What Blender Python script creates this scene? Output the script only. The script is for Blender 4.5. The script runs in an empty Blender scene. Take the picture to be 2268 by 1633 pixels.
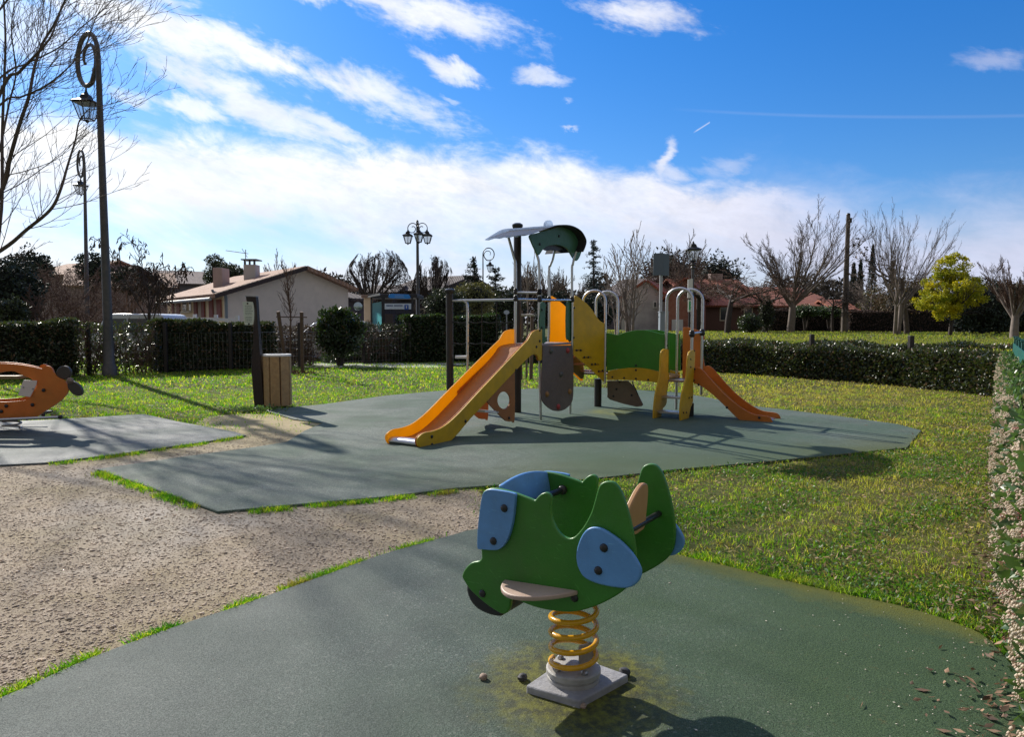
import bpy, bmesh, math, random
import numpy as np
from mathutils import Vector, Matrix
from mathutils.geometry import tessellate_polygon
R = math.radians
sc = bpy.context.scene
col = sc.collection

# ------------------------------------------------------------------ camera
F, CX, CY, H = 1600.0, 1134.0, 816.5, 1.4
PIT = math.atan(102.5 / 1600)
cam = bpy.data.cameras.new('camera')
cam.sensor_width = 36
cam.lens = 36 * F / 2268
cam.clip_start = 0.05
cam.clip_end = 3000
camo = bpy.data.objects.new('camera', cam)
col.objects.link(camo)
camo.location = (0, 0, H)
camo.rotation_euler = (math.pi / 2 - PIT, 0, 0)
sc.camera = camo

# ------------------------------------------------------------------ sun, exposure
SUN_AZ, SUN_EL = R(-38), R(31)           # azimuth measured from +Y towards +X
sun = bpy.data.lights.new('sun', 'SUN')
sun.energy = 5.0
sun.angle = R(0.5)
sun.color = (1.0, 0.93, 0.82)
suno = bpy.data.objects.new('sun', sun)
col.objects.link(suno)
sd = Vector((math.sin(SUN_AZ) * math.cos(SUN_EL), math.cos(SUN_AZ) * math.cos(SUN_EL), math.sin(SUN_EL)))
suno.rotation_euler = sd.to_track_quat('Z', 'Y').to_euler()
sc.view_settings.view_transform = 'Standard'
sc.view_settings.look = 'None'
sc.view_settings.exposure = 0.24
sc.view_settings.gamma = 1.0
sc.cycles.max_bounces = 6
sc.cycles.transparent_max_bounces = 12


# ------------------------------------------------------------------ pixel helpers (to read positions off the photograph)
def ray(px, py):
    dy = py - CY
    return np.array([px - CX, F * math.cos(PIT) - dy * math.sin(PIT), -F * math.sin(PIT) - dy * math.cos(PIT)])
def G(px, py, z=0.0):
    r = ray(px, py); t = (H - z) / -r[2]
    return Vector((r[0] * t, r[1] * t, z))
def A(px, py, Y):
    r = ray(px, py)
    return Vector((r[0] * Y / r[1], Y, H + r[2] * Y / r[1]))
def PL(px, py, p0, d):
    r = ray(px, py); nx, ny = -d[1], d[0]
    t = (p0[0] * nx + p0[1] * ny) / (r[0] * nx + r[1] * ny)
    return Vector((r[0] * t, r[1] * t, H + r[2] * t))
def azel(px, py):
    r = ray(px, py)
    return math.atan2(r[0], r[1]), math.atan2(r[2], math.hypot(r[0], r[1]))


# ------------------------------------------------------------------ node helper
class NT:
    def __init__(s, tree):
        s.t = tree; s.n = tree.nodes; s.l = tree.links
    def put(s, sock, v):
        if isinstance(v, bpy.types.NodeSocket): s.l.new(v, sock)
        elif v is not None:
            if isinstance(v, (tuple, list)) and len(v) == 3 and sock.type == 'RGBA': v = (*v, 1)
            sock.default_value = v
    def m(s, op, a=None, b=None, c=None, clamp=False):
        n = s.n.new('ShaderNodeMath'); n.operation = op; n.use_clamp = clamp
        s.put(n.inputs[0], a)
        if b is not None: s.put(n.inputs[1], b)
        if c is not None: s.put(n.inputs[2], c)
        return n.outputs[0]
    def v(s, op, a=None, b=None):
        n = s.n.new('ShaderNodeVectorMath'); n.operation = op
        s.put(n.inputs[0], a)
        if b is not None: s.put(n.inputs[1], b)
        return n.outputs['Value'] if op in ('LENGTH', 'DOT_PRODUCT', 'DISTANCE') else n.outputs[0]
    def sep(s, a):
        n = s.n.new('ShaderNodeSeparateXYZ'); s.put(n.inputs[0], a); return n.outputs
    def comb(s, a, b, c=0.0):
        n = s.n.new('ShaderNodeCombineXYZ'); s.put(n.inputs[0], a); s.put(n.inputs[1], b); s.put(n.inputs[2], c); return n.outputs[0]
    def noise(s, vec, scale, detail=4, rough=.5, dist=0.0, color=False):
        n = s.n.new('ShaderNodeTexNoise'); s.put(n.inputs['Vector'], vec)
        n.inputs['Scale'].default_value = scale; n.inputs['Detail'].default_value = detail
        n.inputs['Roughness'].default_value = rough; n.inputs['Distortion'].default_value = dist
        return n.outputs['Color' if color else 'Fac']
    def voro(s, vec, scale, feature='F1', out='Distance'):
        n = s.n.new('ShaderNodeTexVoronoi'); s.put(n.inputs['Vector'], vec); n.feature = feature
        n.inputs['Scale'].default_value = scale
        return n.outputs[out]
    def mix(s, f, a, b, mode='MIX'):
        n = s.n.new('ShaderNodeMix'); n.data_type = 'RGBA'; n.blend_type = mode; n.clamp_factor = True
        s.put(n.inputs[0], f); s.put(n.inputs[6], a); s.put(n.inputs[7], b)
        return n.outputs[2]
    def mr(s, v, a, b, c=0.0, d=1.0, smooth=False):
        n = s.n.new('ShaderNodeMapRange'); n.interpolation_type = 'SMOOTHSTEP' if smooth else 'LINEAR'
        s.put(n.inputs[0], v); s.put(n.inputs[1], a); s.put(n.inputs[2], b); s.put(n.inputs[3], c); s.put(n.inputs[4], d)
        return n.outputs[0]
    def ramp(s, f, stops, interp='LINEAR'):
        n = s.n.new('ShaderNodeValToRGB'); s.put(n.inputs[0], f); cr = n.color_ramp; cr.interpolation = interp
        while len(cr.elements) < len(stops): cr.elements.new(0.5)
        for e, (p, c) in zip(cr.elements, stops):
            e.position = p; e.color = (*c, 1) if isinstance(c, (tuple, list)) else (c, c, c, 1)
        return n.outputs[0]
    def bump(s, h, strength=.3, dist=.01):
        n = s.n.new('ShaderNodeBump'); s.put(n.inputs['Height'], h)
        n.inputs['Strength'].default_value = strength; n.inputs['Distance'].default_value = dist
        return n.outputs[0]

def srgb(r, g, b):
    f = lambda c: (c / 255 / 12.92) if c / 255 <= .04045 else ((c / 255 + .055) / 1.055) ** 2.4
    return (f(r), f(g), f(b))

# ------------------------------------------------------------------ world: Nishita sky and procedural clouds laid out by compass direction
W = bpy.data.worlds.new('World'); sc.world = W; W.use_nodes = True
w = NT(W.node_tree); w.n.clear()
sky = w.n.new('ShaderNodeTexSky'); sky.sky_type = 'NISHITA'; sky.sun_disc = False
sky.sun_elevation = SUN_EL; sky.sun_rotation = SUN_AZ; sky.air_density = 1.0; sky.dust_density = 0.3; sky.ozone_density = 3.0
tc = w.n.new('ShaderNodeTexCoord')
dx, dy_, dz = w.sep(tc.outputs['Generated'])
az = w.m('ARCTAN2', dx, dy_)
el = w.m('ARCSINE', w.m('MAXIMUM', w.m('MINIMUM', dz, 1.0), -1.0))
AE = w.comb(az, el)
def streakv(ang, sx, sy):
    ca, sa = math.cos(ang), math.sin(ang)
    u_ = w.m('ADD', w.m('MULTIPLY', az, ca * sx), w.m('MULTIPLY', el, sa * sx))
    v_ = w.m('ADD', w.m('MULTIPLY', az, -sa * sy), w.m('MULTIPLY', el, ca * sy))
    return w.comb(u_, v_, 0.3)
nA = w.noise(streakv(R(-14), 5, 16), 1.0, 9, .62, .6)          # streaky
nB = w.noise(streakv(R(-10), 14, 26), 1.0, 8, .62, .3)         # puffs
nC = w.noise(streakv(R(-8), 2.2, 9), 1.0, 5, .5, .3)           # broad
nD = w.noise(streakv(R(-18), 60, 130), 1.0, 4, .6, .2)
# upper edge of the big cloud deck
edge = [(-400, 210), (0, 228), (150, 240), (300, 262), (430, 285), (600, 300), (750, 318), (870, 312), (1000, 318), (1100, 330), (1180, 322), (1300, 345), (1440, 362), (1530, 392), (1640, 392), (1740, 398), (1800, 432), (1950, 470), (2268, 440), (2700, 420)]
st = []
for x, y in edge:
    a_, e_ = azel(x, y); st.append(((a_ + 1) / 2, e_))
st = [(0.0, st[0][1])] + st
edgef = w.ramp(w.m('MULTIPLY', w.m('ADD', az, 1.0), 0.5), st)
wob = w.m('MULTIPLY', w.m('SUBTRACT', nB, 0.5), 0.085)
dist = w.m('SUBTRACT', w.m('ADD', edgef, wob), el)
deck = w.mr(dist, -0.006, 0.034, 0, 1, True)
soft = w.mr(az, R(14), R(26), 0.0, 1.0, True)                  # the deck thins into a pale veil to the right
veil = w.mr(dist, -0.05, 0.07, 0, .9, True)
deck = w.m('ADD', w.m('MULTIPLY', deck, w.m('SUBTRACT', 1.0, soft)), w.m('MULTIPLY', veil, soft))
lowel = w.mr(el, 0.03, 0.18, 0, 1, True)
hole = w.mr(w.m('ADD', w.m('MULTIPLY', nC, .6), w.m('MULTIPLY', nA, .4)), 0.44, 0.60, 0, .85, True)
hole = w.m('MULTIPLY', hole, w.mr(dist, 0.06, 0.13, 0, 1, True))
hole = w.m('MULTIPLY', hole, w.mr(az, R(-20), R(8), 1.0, .45))
dens = w.m('MULTIPLY', deck, w.m('SUBTRACT', 1.0, hole))
S = [(620, 140, 440, 50, 16, 1.0), (330, 50, 330, 75, 10, 1.0), (560, 225, 280, 46, 20, .9), (425, 238, 95, 22, 8, .9), (740, 285, 150, 26, 20, .8),
     (960, 30, 190, 52, 12, 1.0), (860, 5, 260, 26, 4, .9), (1400, 36, 155, 40, 12, .95), (1003, 148, 80, 20, 20, .95), (1200, 168, 60, 22, 8, .75),
     (2200, 124, 100, 34, 4, .45), (1474, 350, 52, 22, -80, .95), (1500, 385, 60, 22, 15, .7), (1610, 368, 70, 26, 8, .4), (290, 222, 70, 16, 18, .6), (60, 60, 190, 90, 0, .6),
     (1260, 226, 22, 8, 10, .4), (1265, 290, 26, 8, 10, .5), (1000, 220, 20, 8, 10, .4), (150, 300, 200, 60, 10, .7)]
wv = w.v('SCALE', w.v('SUBTRACT', w.noise(streakv(R(-14), 12, 22), 1.0, 7, .6, .4, True), (.5, .5, .5)))
wv.node.inputs['Scale'].default_value = 0.055
P = w.v('ADD', AE, wv)
for cx, cy, rx, ry, an, k in S:
    a0, e0 = azel(cx, cy); a1, e1 = azel(cx + rx, cy); a2, e2 = azel(cx, cy - ry)
    rx_, ry_ = a1 - a0, abs(e2 - e0); t = R(-an)
    q = w.v('SUBTRACT', P, (a0, e0, 0.0)); qx, qy, _ = w.sep(q)
    u_ = w.m('ADD', w.m('MULTIPLY', qx, math.cos(t) / rx_), w.m('MULTIPLY', qy, math.sin(t) / rx_))
    v_ = w.m('ADD', w.m('MULTIPLY', qx, -math.sin(t) / ry_), w.m('MULTIPLY', qy, math.cos(t) / ry_))
    r_ = w.v('LENGTH', w.comb(u_, v_))
    f_ = w.mr(w.m('ADD', r_, w.m('ADD', w.m('MULTIPLY', w.m('SUBTRACT', nA, .5), 2.9), w.m('MULTIPLY', w.m('SUBTRACT', nD, .5), .9))), 1.25, .15, 0, k, True)
    dens = w.m('MAXIMUM', dens, f_)
# thin contrails
for x0, y0, x1, y1, hw, k in [(1480, 240, 2400, 252, .0030, .09), (1535, 294, 1573, 270, .0016, .55)]:
    a0, e0 = azel(x0, y0); a1, e1 = azel(x1, y1)
    t = w.m('DIVIDE', w.m('SUBTRACT', az, a0), a1 - a0)
    line = w.m('ADD', w.m('MULTIPLY', t, e1 - e0), e0)
    f_ = w.mr(w.m('ABSOLUTE', w.m('SUBTRACT', el, line)), hw, 0, 0, k, True)
    f_ = w.m('MULTIPLY', f_, w.m('MULTIPLY', w.mr(t, 0, .25), w.mr(t, 1.0, .95)))
    dens = w.m('MAXIMUM', dens, f_)
dens = w.m('MULTIPLY', dens, w.m('ADD', w.m('MULTIPLY', w.mr(nA, .3, .6), .3), .75), clamp=True)
# unseen broken cloud added behind the camera and overhead, to whiten the fill light
back = w.m('MAXIMUM', w.mr(dy_, .25, -.25, 0, 1, True), w.mr(el, R(42), R(58), 0, .8, True))
back = w.m('MULTIPLY', back, w.mr(nC, .36, .5, .6, 1))
dens = w.m('MAXIMUM', dens, back)
dens = w.m('MULTIPLY', dens, w.mr(el, -.02, .0))
SKYK = 0.093
hs = w.n.new('ShaderNodeHueSaturation'); hs.inputs['Saturation'].default_value = 1.32; hs.inputs['Value'].default_value = 1.0
w.l.new(sky.outputs[0], hs.inputs['Color'])
skyc = w.mix(1.0, hs.outputs[0], w.mix(w.mr(el, .03, .40), (.86, .90, 1.12), (0.55, 1.0, 1.36)), 'MULTIPLY')
shade = w.mix(w.mr(nD, .35, .65), (8.7, 9.0, 9.7), (9.9, 10.0, 10.2))
cl = w.mix(w.mr(el, .02, .22), (7.3, 7.7, 9.0), shade)
cl = w.mix(w.mr(az, R(-8), R(-30), 0, .7), cl, (10.6, 10.6, 10.6))
cl = w.mix(w.mr(az, R(26), R(2), 0, 1), (6.3, 6.5, 8.2), cl)
lum = w.mr(nB, .34, .6, .90, 1.04)
cl = w.mix(1.0, cl, w.comb(lum, lum, lum), 'MULTIPLY')
cl = w.mix(w.mr(dy_, .2, -.2, 0, 1, True), cl, (2.7, 2.6, 2.55))
skyf = w.mix(dens, skyc, cl)
bg = w.n.new('ShaderNodeBackground'); bg.inputs['Strength'].default_value = SKYK
w.l.new(skyf, bg.inputs['Color'])
wo = w.n.new('ShaderNodeOutputWorld'); w.l.new(bg.outputs[0], wo.inputs[0])


# ------------------------------------------------------------------ materials
MC = {}
def mat(name, c, rough=.6, metal=0.0, c2=None, scale=6.0, bump=0.0, bscale=40.0, spec=.5, transl=0.0, island=0.0, tcol=None, detail=4, dirt=0.0, scratch=0.0):
    if name in MC: return MC[name]
    M = bpy.data.materials.new(name); M.use_nodes = True
    k = NT(M.node_tree); b = M.node_tree.nodes['Principled BSDF']; out = M.node_tree.nodes['Material Output']
    co = k.n.new('ShaderNodeTexCoord').outputs['Object']
    colr = None
    if c2 is not None:
        f = k.mr(k.noise(co, scale, detail, .6), .3, .7)
        colr = k.mix(f, c, c2)
    if island:
        g = k.n.new('ShaderNodeNewGeometry').outputs['Random Per Island']
        v = k.mr(g, 0, 1, 1 - island, 1 + island)
        colr = k.mix(1.0, colr if colr is not None else (*c, 1), k.comb(v, v, v), 'MULTIPLY')
    if dirt:
        f = k.mr(k.noise(co, 3.0, 8, .7), .45, .75, 0, dirt)
        colr = k.mix(f, colr if colr is not None else (*c, 1), (.10, .09, .07))
    if scratch:
        x_, y_, z_ = k.sep(co); f1 = k.noise(k.comb(k.m('MULTIPLY', x_, 14), k.m('MULTIPLY', y_, 14), k.m('MULTIPLY', z_, 150)), 1.0, 3, .7); f2 = k.noise(k.comb(k.m('ADD', k.m('MULTIPLY', x_, 110), k.m('MULTIPLY', z_, 90)), k.m('MULTIPLY', y_, 20), k.m('MULTIPLY', z_, 8)), 1.0, 3, .7)
        f = k.m('MULTIPLY', k.m('MAXIMUM', k.mr(f1, .64, .70), k.mr(f2, .66, .72)), scratch); colr = k.mix(f, colr, tuple(min(1, x * 1.8 + .05) for x in c))
    k.put(b.inputs['Base Color'], colr if colr is not None else c)
    rr = k.mr(k.noise(co, scale * 3 + 5, 3, .6), .3, .7, max(rough - .08, .03), min(rough + .1, 1))
    k.put(b.inputs['Roughness'], rr)
    b.inputs['Metallic'].default_value = metal
    b.inputs['Specular IOR Level'].default_value = spec
    if bump:
        k.put(b.inputs['Normal'], k.bump(k.noise(co, bscale, 4, .6), bump, .01))
    if transl:
        t = k.n.new('ShaderNodeBsdfTranslucent')
        k.put(t.inputs[0], tcol if tcol is not None else (colr if colr is not None else c))
        mx = k.n.new('ShaderNodeMixShader'); mx.inputs[0].default_value = transl
        k.l.new(b.outputs[0], mx.inputs[1]); k.l.new(t.outputs[0], mx.inputs[2]); k.l.new(mx.outputs[0], out.inputs[0])
    MC[name] = M
    return M

def plastic(name, c, **kw):
    kw.setdefault('rough', .42); kw.setdefault('bump', .12); kw.setdefault('bscale', 260.0)
    return mat(name, c, c2=tuple(x * .82 for x in c), scale=7.0, **kw)

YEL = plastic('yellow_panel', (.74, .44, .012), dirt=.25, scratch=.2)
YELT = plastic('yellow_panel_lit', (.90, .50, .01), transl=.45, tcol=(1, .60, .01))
ORA = plastic('orange_panel', (.62, .20, .03), transl=.12, tcol=(1, .3, .02))
BORA = plastic('brown_orange_panel', (.44, .17, .06))
GRN = plastic('green_panel', (.05, .26, .022), dirt=.2)
GRN2 = plastic('rider_green_panel', (.045, .225, .022), dirt=.3, rough=.38, scratch=.4)
DGRN = plastic('dark_green_panel', (.04, .15, .06))
BLU = plastic('blue_panel', (.14, .36, .74), dirt=.35, rough=.35, scratch=.35)
PBLU = plastic('pale_blue_roof_panel', (.46, .55, .68), transl=.6, tcol=(.75, .85, 1.0))
GRYP = plastic('grey_brown_panel', (.17, .13, .125), rough=.5, scratch=.5)
BRNP = plastic('brown_panel', (.22, .15, .11), rough=.5)
BEI = plastic('beige_panel', (.50, .37, .30), rough=.45)
STEEL = mat('brushed_steel', (.58, .58, .59), .34, 1.0)
CHUTE = mat('orange_brown_chute', (.42, .16, .035), .45, 0.0, c2=(.36, .135, .03), scale=4, dirt=.08, spec=.35)
GALV = mat('galvanised_metal', (.42, .43, .45), .42, .9, c2=(.30, .31, .33), scale=14)
BLK = mat('black_plastic', (.018, .018, .02), .38)
BPOST = mat('black_painted_post', (.022, .017, .017), .42, bump=.1, bscale=60)
SPR = mat('yellow_spring_paint', (.82, .42, .012), .22, c2=(.70, .36, .01), scale=30, dirt=.35)
ROPE = mat('black_rope', (.03, .03, .03), .8)
SHEETR = mat('dark_roof_sheet', (.035, .033, .035), .45)
CONC = mat('concrete', (.42, .42, .44), .85, c2=(.30, .30, .32), scale=20, bump=.4, bscale=70, dirt=.4)
CAST = mat('grey_cast_metal', (.46, .45, .43), .6, 0.0, c2=(.34, .33, .31), scale=30, bump=.2, bscale=80, dirt=.4)
LAMPM = mat('lamp_post_paint', (.07, .07, .075), .5, .2, c2=(.12, .11, .105), scale=9, bump=.2, bscale=30)
LAMPD = mat('dark_lamp_metal', (.02, .021, .025), .5, .3)
DWOOD = mat('dark_stained_wood', (.028, .018, .016), .6, c2=(.015, .01, .01), scale=9, bump=.3, bscale=40)
WOODM = mat('weathered_pine', (.46, .31, .15), .75, c2=(.32, .21, .11), scale=14, bump=.4, bscale=50)
WOODR = mat('round_stake_wood', (.17, .115, .085), .85, c2=(.11, .075, .06), scale=20, bump=.4, bscale=50)
WHT = mat('white_paint', (.75, .75, .74), .5)
CREAM = mat('sign_plate', (.55, .62, .55), .5)
TXT = mat('sign_text', (.10, .16, .15), .6)
GLASS = mat('window_glass', (.04, .05, .06), .08, spec=.8)
LGLASS = mat('lantern_glass', (.65, .70, .75), .1)
LGLASS.node_tree.nodes['Principled BSDF'].inputs['Alpha'].default_value = .30
BARK = mat('bark', (.085, .062, .05), .9, c2=(.14, .11, .09), scale=6, bump=.5, bscale=20)
BARKL = mat('pale_bark', (.26, .21, .18), .85, c2=(.16, .13, .11), scale=6, bump=.4, bscale=18)
BARKB = mat('brown_twigs', (.13, .075, .05), .9, c2=(.09, .055, .04), scale=4)
BARKD = mat('dark_bark', (.04, .03, .026), .9, c2=(.07, .055, .05), scale=5)
LAUREL = mat('laurel_leaf', (.020, .036, .016), .33, c2=(.035, .055, .02), scale=1.2, island=.5, transl=.12, tcol=(.10, .20, .02))
LAURELR = mat('hedge_leaf', (.030, .045, .022), .34, c2=(.05, .065, .03), scale=2, island=.55, transl=.12, tcol=(.14, .2, .03))
NEARLEAF = mat('viburnum_leaf', (.06, .12, .055), .34, c2=(.11, .17, .06), scale=3, island=.5, transl=.25, tcol=(.16, .30, .05))
BLOSS = mat('viburnum_flower', (.72, .55, .43), .8, c2=(.78, .70, .54), scale=9, island=.25, transl=.2)
BLOSSP = mat('viburnum_bud', (.45, .16, .15), .7, island=.3)
NEEDLE = mat('dark_needles', (.018, .034, .022), .7, c2=(.03, .045, .028), scale=.8, island=.5)
CONIF = mat('blue_conifer_needles', (.05, .085, .085), .7, c2=(.035, .06, .055), scale=.8, island=.4)
EVERG = mat('evergreen_leaf', (.035, .055, .022), .5, c2=(.06, .07, .03), scale=.6, island=.5, transl=.15)
OLIVE = mat('olive_leaf', (.11, .12, .035), .6, c2=(.16, .14, .05), scale=.5, island=.5, transl=.25)
MIMOSA = mat('mimosa_blossom', (.72, .60, .012), .7, c2=(.12, .22, .02), scale=1.1, island=.35, transl=.35)
BROWNL = mat('brown_hedge_twigs', (.12, .075, .06), .85, c2=(.075, .05, .045), scale=1, island=.4)
PODS = mat('seed_pod', (.08, .05, .035), .8)
CORE = mat('dark_hedge_core', (.010, .010, .008), .95)  # near-black solid filler added inside hedges and bushes to make them opaque


def browning(m, share, c):
    k = NT(m.node_tree); b = m.node_tree.nodes['Principled BSDF']; src = b.inputs['Base Color'].links[0].from_socket
    g = k.n.new('ShaderNodeNewGeometry').outputs['Random Per Island']; f = k.m('FRACT', k.m('MULTIPLY', g, 37.7))
    o = k.mix(k.m('LESS_THAN', f, share), src, c); k.l.new(o, b.inputs['Base Color'])
browning(LAURELR, .14, (.20, .12, .07)); browning(LAUREL, .04, (.16, .10, .05)); browning(NEARLEAF, .12, (.30, .22, .12))

# ------------------------------------------------------------------ mesh builder
def frame(t):
    t = t.normalized(); a = Vector((0, 0, 1)) if abs(t.z) < .9 else Vector((1, 0, 0))
    u = t.cross(a).normalized(); return u, t.cross(u).normalized()

class MB:
    def __init__(s): s.v = []; s.f = []
    def add(s, vs, fs):
        o = len(s.v); s.v += [tuple(p) for p in vs]; s.f += [tuple(i + o for i in f) for f in fs]; return s
    def tube(s, pts, r, n=8, cap=True, closed=False):
        pts = [Vector(p) for p in pts]; m = len(pts)
        rs = r if isinstance(r, (list, tuple)) else [r] * m
        vs = []; pu = None
        for i, p in enumerate(pts):
            t = (pts[min(i + 1, m - 1)] - pts[max(i - 1, 0)])
            if pu is None: u, v = frame(t)
            else:
                t = t.normalized(); u = (pu - t * pu.dot(t)).normalized(); v = t.cross(u)
            pu = u
            for j in range(n):
                a = 2 * math.pi * j / n; vs.append(p + (u * math.cos(a) + v * math.sin(a)) * rs[i])
        fs = [(i * n + j, i * n + (j + 1) % n, (i + 1) * n + (j + 1) % n, (i + 1) * n + j) for i in range(m - 1) for j in range(n)]
        if cap: fs += [tuple(range(n - 1, -1, -1)), tuple((m - 1) * n + j for j in range(n))]
        return s.add(vs, fs)
    def obox(s, c, ax, ay, az_):      # centre and three half-axis vectors
        c, ax, ay, az_ = Vector(c), Vector(ax), Vector(ay), Vector(az_)
        vs = [c + ax * i + ay * j + az_ * k for k in (-1, 1) for j in (-1, 1) for i in (-1, 1)]
        return s.add(vs, [(0, 2, 3, 1), (4, 5, 7, 6), (0, 1, 5, 4), (2, 6, 7, 3), (0, 4, 6, 2), (1, 3, 7, 5)])
    def box(s, x0, x1, y0, y1, z0, z1):
        return s.obox(((x0 + x1) / 2, (y0 + y1) / 2, (z0 + z1) / 2), ((x1 - x0) / 2, 0, 0), (0, (y1 - y0) / 2, 0), (0, 0, (z1 - z0) / 2))
    def prism(s, poly, th, holes=None):
        poly = [Vector(p) for p in poly]; th = Vector(th); loops = [poly] + [[Vector(p) for p in h] for h in (holes or [])]
        allp = [p for l in loops for p in l]; n = len(allp)
        if holes:
            tri = tessellate_polygon(loops); fs = [tuple(t) for t in tri] + [tuple(i + n for i in t[::-1]) for t in tri]
        else: fs = [tuple(range(n)), tuple(range(2 * n - 1, n - 1, -1))]
        o = 0
        for l in loops:
            m = len(l); fs += [(o + i, o + (i + 1) % m, o + (i + 1) % m + n, o + i + n) for i in range(m)]; o += m
        return s.add(allp + [p + th for p in allp], fs)
    def lathe(s, c, prof, n=16, axis=None):
        c = Vector(c); vs = []; m = len(prof)
        az_ = Vector(axis).normalized() if axis else Vector((0, 0, 1)); u, v = frame(az_)
        for r, z in prof:
            for j in range(n):
                a = 2 * math.pi * j / n; vs.append(c + az_ * z + (u * math.cos(a) + v * math.sin(a)) * max(r, 1e-4))
        fs = [(i * n + j, i * n + (j + 1) % n, (i + 1) * n + (j + 1) % n, (i + 1) * n + j) for i in range(m - 1) for j in range(n)]
        fs += [tuple(range(n - 1, -1, -1)), tuple((m - 1) * n + j for j in range(n))]
        return s.add(vs, fs)
    def ball(s, c, r, n=10, sq=1.0, axis=None):
        pr = [(r * math.sin(math.pi * i / 8), -r * sq * math.cos(math.pi * i / 8)) for i in range(9)]
        return s.lathe(c, pr, n, axis)
    def build(s, name, m, parent=None, smooth=True, bevel=0.0, seg=2, angle=40, loc=None):
        base = Vector(parent['_b']) if parent is not None else (Vector(loc) if loc is not None else Vector((0, 0, 0)))
        me = bpy.data.meshes.new(name)
        me.from_pydata([(p[0] - base.x, p[1] - base.y, p[2] - base.z) for p in s.v], [], s.f)
        bm = bmesh.new(); bm.from_mesh(me); bmesh.ops.recalc_face_normals(bm, faces=bm.faces); bm.to_mesh(me); bm.free()
        me.materials.append(m)
        if smooth:
            me.shade_smooth(); me.set_sharp_from_angle(angle=R(angle))
        o = bpy.data.objects.new(name, me); col.objects.link(o)
        if parent is not None: o.parent = parent
        else: o.location = base
        o['_b'] = tuple(base)
        if bevel:
            b = o.modifiers.new('bevel', 'BEVEL'); b.width = bevel; b.segments = seg; b.limit_method = 'ANGLE'; b.angle_limit = R(angle)
            b.harden_normals = False
        return o

def npmesh(name, V, Fc, m, parent=None, smooth=False, loc=None):
    """V (N,3) float array, Fc (M,k) int array with k 3 or 4"""
    base = np.array(parent['_b']) if parent is not None else (np.array(loc) if loc is not None else np.zeros(3))
    V = (np.asarray(V, dtype=np.float32) - base).astype(np.float32); Fc = np.asarray(Fc, dtype=np.int32); k = Fc.shape[1]
    me = bpy.data.meshes.new(name)
    me.vertices.add(len(V)); me.vertices.foreach_set('co', V.ravel())
    me.loops.add(Fc.size); me.loops.foreach_set('vertex_index', Fc.ravel())
    me.polygons.add(len(Fc)); me.polygons.foreach_set('loop_start', np.arange(0, Fc.size, k, dtype=np.int32))
    me.polygons.foreach_set('loop_total', np.full(len(Fc), k, dtype=np.int32))
    if smooth: me.polygons.foreach_set('use_smooth', np.ones(len(Fc), dtype=bool))
    me.update(calc_edges=True)
    me.materials.append(m)
    o = bpy.data.objects.new(name, me); col.objects.link(o)
    if parent is not None: o.parent = parent
    else: o.location = base
    o['_b'] = tuple(float(x) for x in base)
    return o

def tag(o, label=None, cat=None, group=None, kind=None):
    if label: o['label'] = label
    if cat: o['category'] = cat
    if group: o['group'] = group
    if kind: o['kind'] = kind
    return o
def thing(name, loc, label, cat, group=None):
    o = bpy.data.objects.new(name, None); col.objects.link(o); o.location = loc; o['_b'] = tuple(loc)
    o.empty_display_size = .2
    return tag(o, label, cat, group)

def smoothpoly(pts, sub=4, closed=True, sharp=()):
    """Catmull-Rom through 2-D or 3-D points; indices in sharp keep their corner"""
    P_ = [Vector(p) for p in pts]; n = len(P_); out = []
    for i in range(n if closed else n - 1):
        p1, p2 = P_[i], P_[(i + 1) % n]
        p0 = P_[(i - 1) % n] if (closed or i > 0) else p1
        p3 = P_[(i + 2) % n] if (closed or i + 2 < n) else p2
        if i in sharp: p0 = p1
        if (i + 1) % n in sharp: p3 = p2
        for k in range(sub):
            t = k / sub
            out.append(.5 * ((2 * p1) + (p2 - p0) * t + (2 * p0 - 5 * p1 + 4 * p2 - p3) * t * t + (3 * p1 - p0 - 3 * p2 + p3) * t ** 3))
    if not closed: out.append(P_[-1])
    return out
# ================================================================== GROUND
rng = np.random.default_rng(7)
random.seed(11)
def gpoly(pts, z=0.0):
    return [G(x, y) + Vector((0, 0, z)) for x, y in pts]
PAD_MAIN = [(215, 1045), (330, 1085), (440, 1125), (482, 1141), (560, 1134), (700, 1121), (850, 1108), (1010, 1088), (1120, 1080), (1260, 1072), (1340, 1064), (1500, 1046), (1700, 1028), (1850, 1013), (2010, 997), (2041, 958), (1990, 944), (1860, 926), (1730, 910), (1640, 900), (1580, 886), (1500, 872), (1400, 866), (1290, 859), (1190, 864), (980, 868), (850, 880), (715, 899), (585, 912), (650, 932), (716, 941), (675, 958), (634, 984), (560, 996), (400, 1018)]
PAD_NEAR = [(-700, 1800), (-250, 1640), (0, 1562), (200, 1472), (400, 1397), (520, 1357), (700, 1292), (850, 1237), (1000, 1195), (1050, 1182), (1180, 1168), (1300, 1175), (1400, 1205), (1500, 1238), (1600, 1262), (1800, 1312), (2000, 1356), (2150, 1406), (2210, 1450), (2300, 1560), (2500, 1800), (2700, 2600), (1134, 4200), (-1500, 3200)]
PAD_LEFT = [(-700, 930), (-300, 930), (0, 938), (110, 934), (320, 921), (395, 938), (520, 961), (546, 969), (440, 986), (250, 1013), (100, 1031), (0, 1036), (-300, 1050), (-700, 1060)]
GRAVEL = [(-900, 1900), (-900, 1040), (0, 1024), (100, 1022), (250, 1004), (440, 977), (430, 942), (470, 924), (560, 918), (690, 925), (740, 945), (690, 1000), (800, 1080), (1000, 1078), (1060, 1090), (1075, 1130), (1110, 1180), (1000, 1215), (500, 1420), (100, 1600), (-900, 2300)]
def smooth_ground(pts, sub=3): return smoothpoly([(p.x, p.y, 0) for p in gpoly(pts)], sub)
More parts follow.
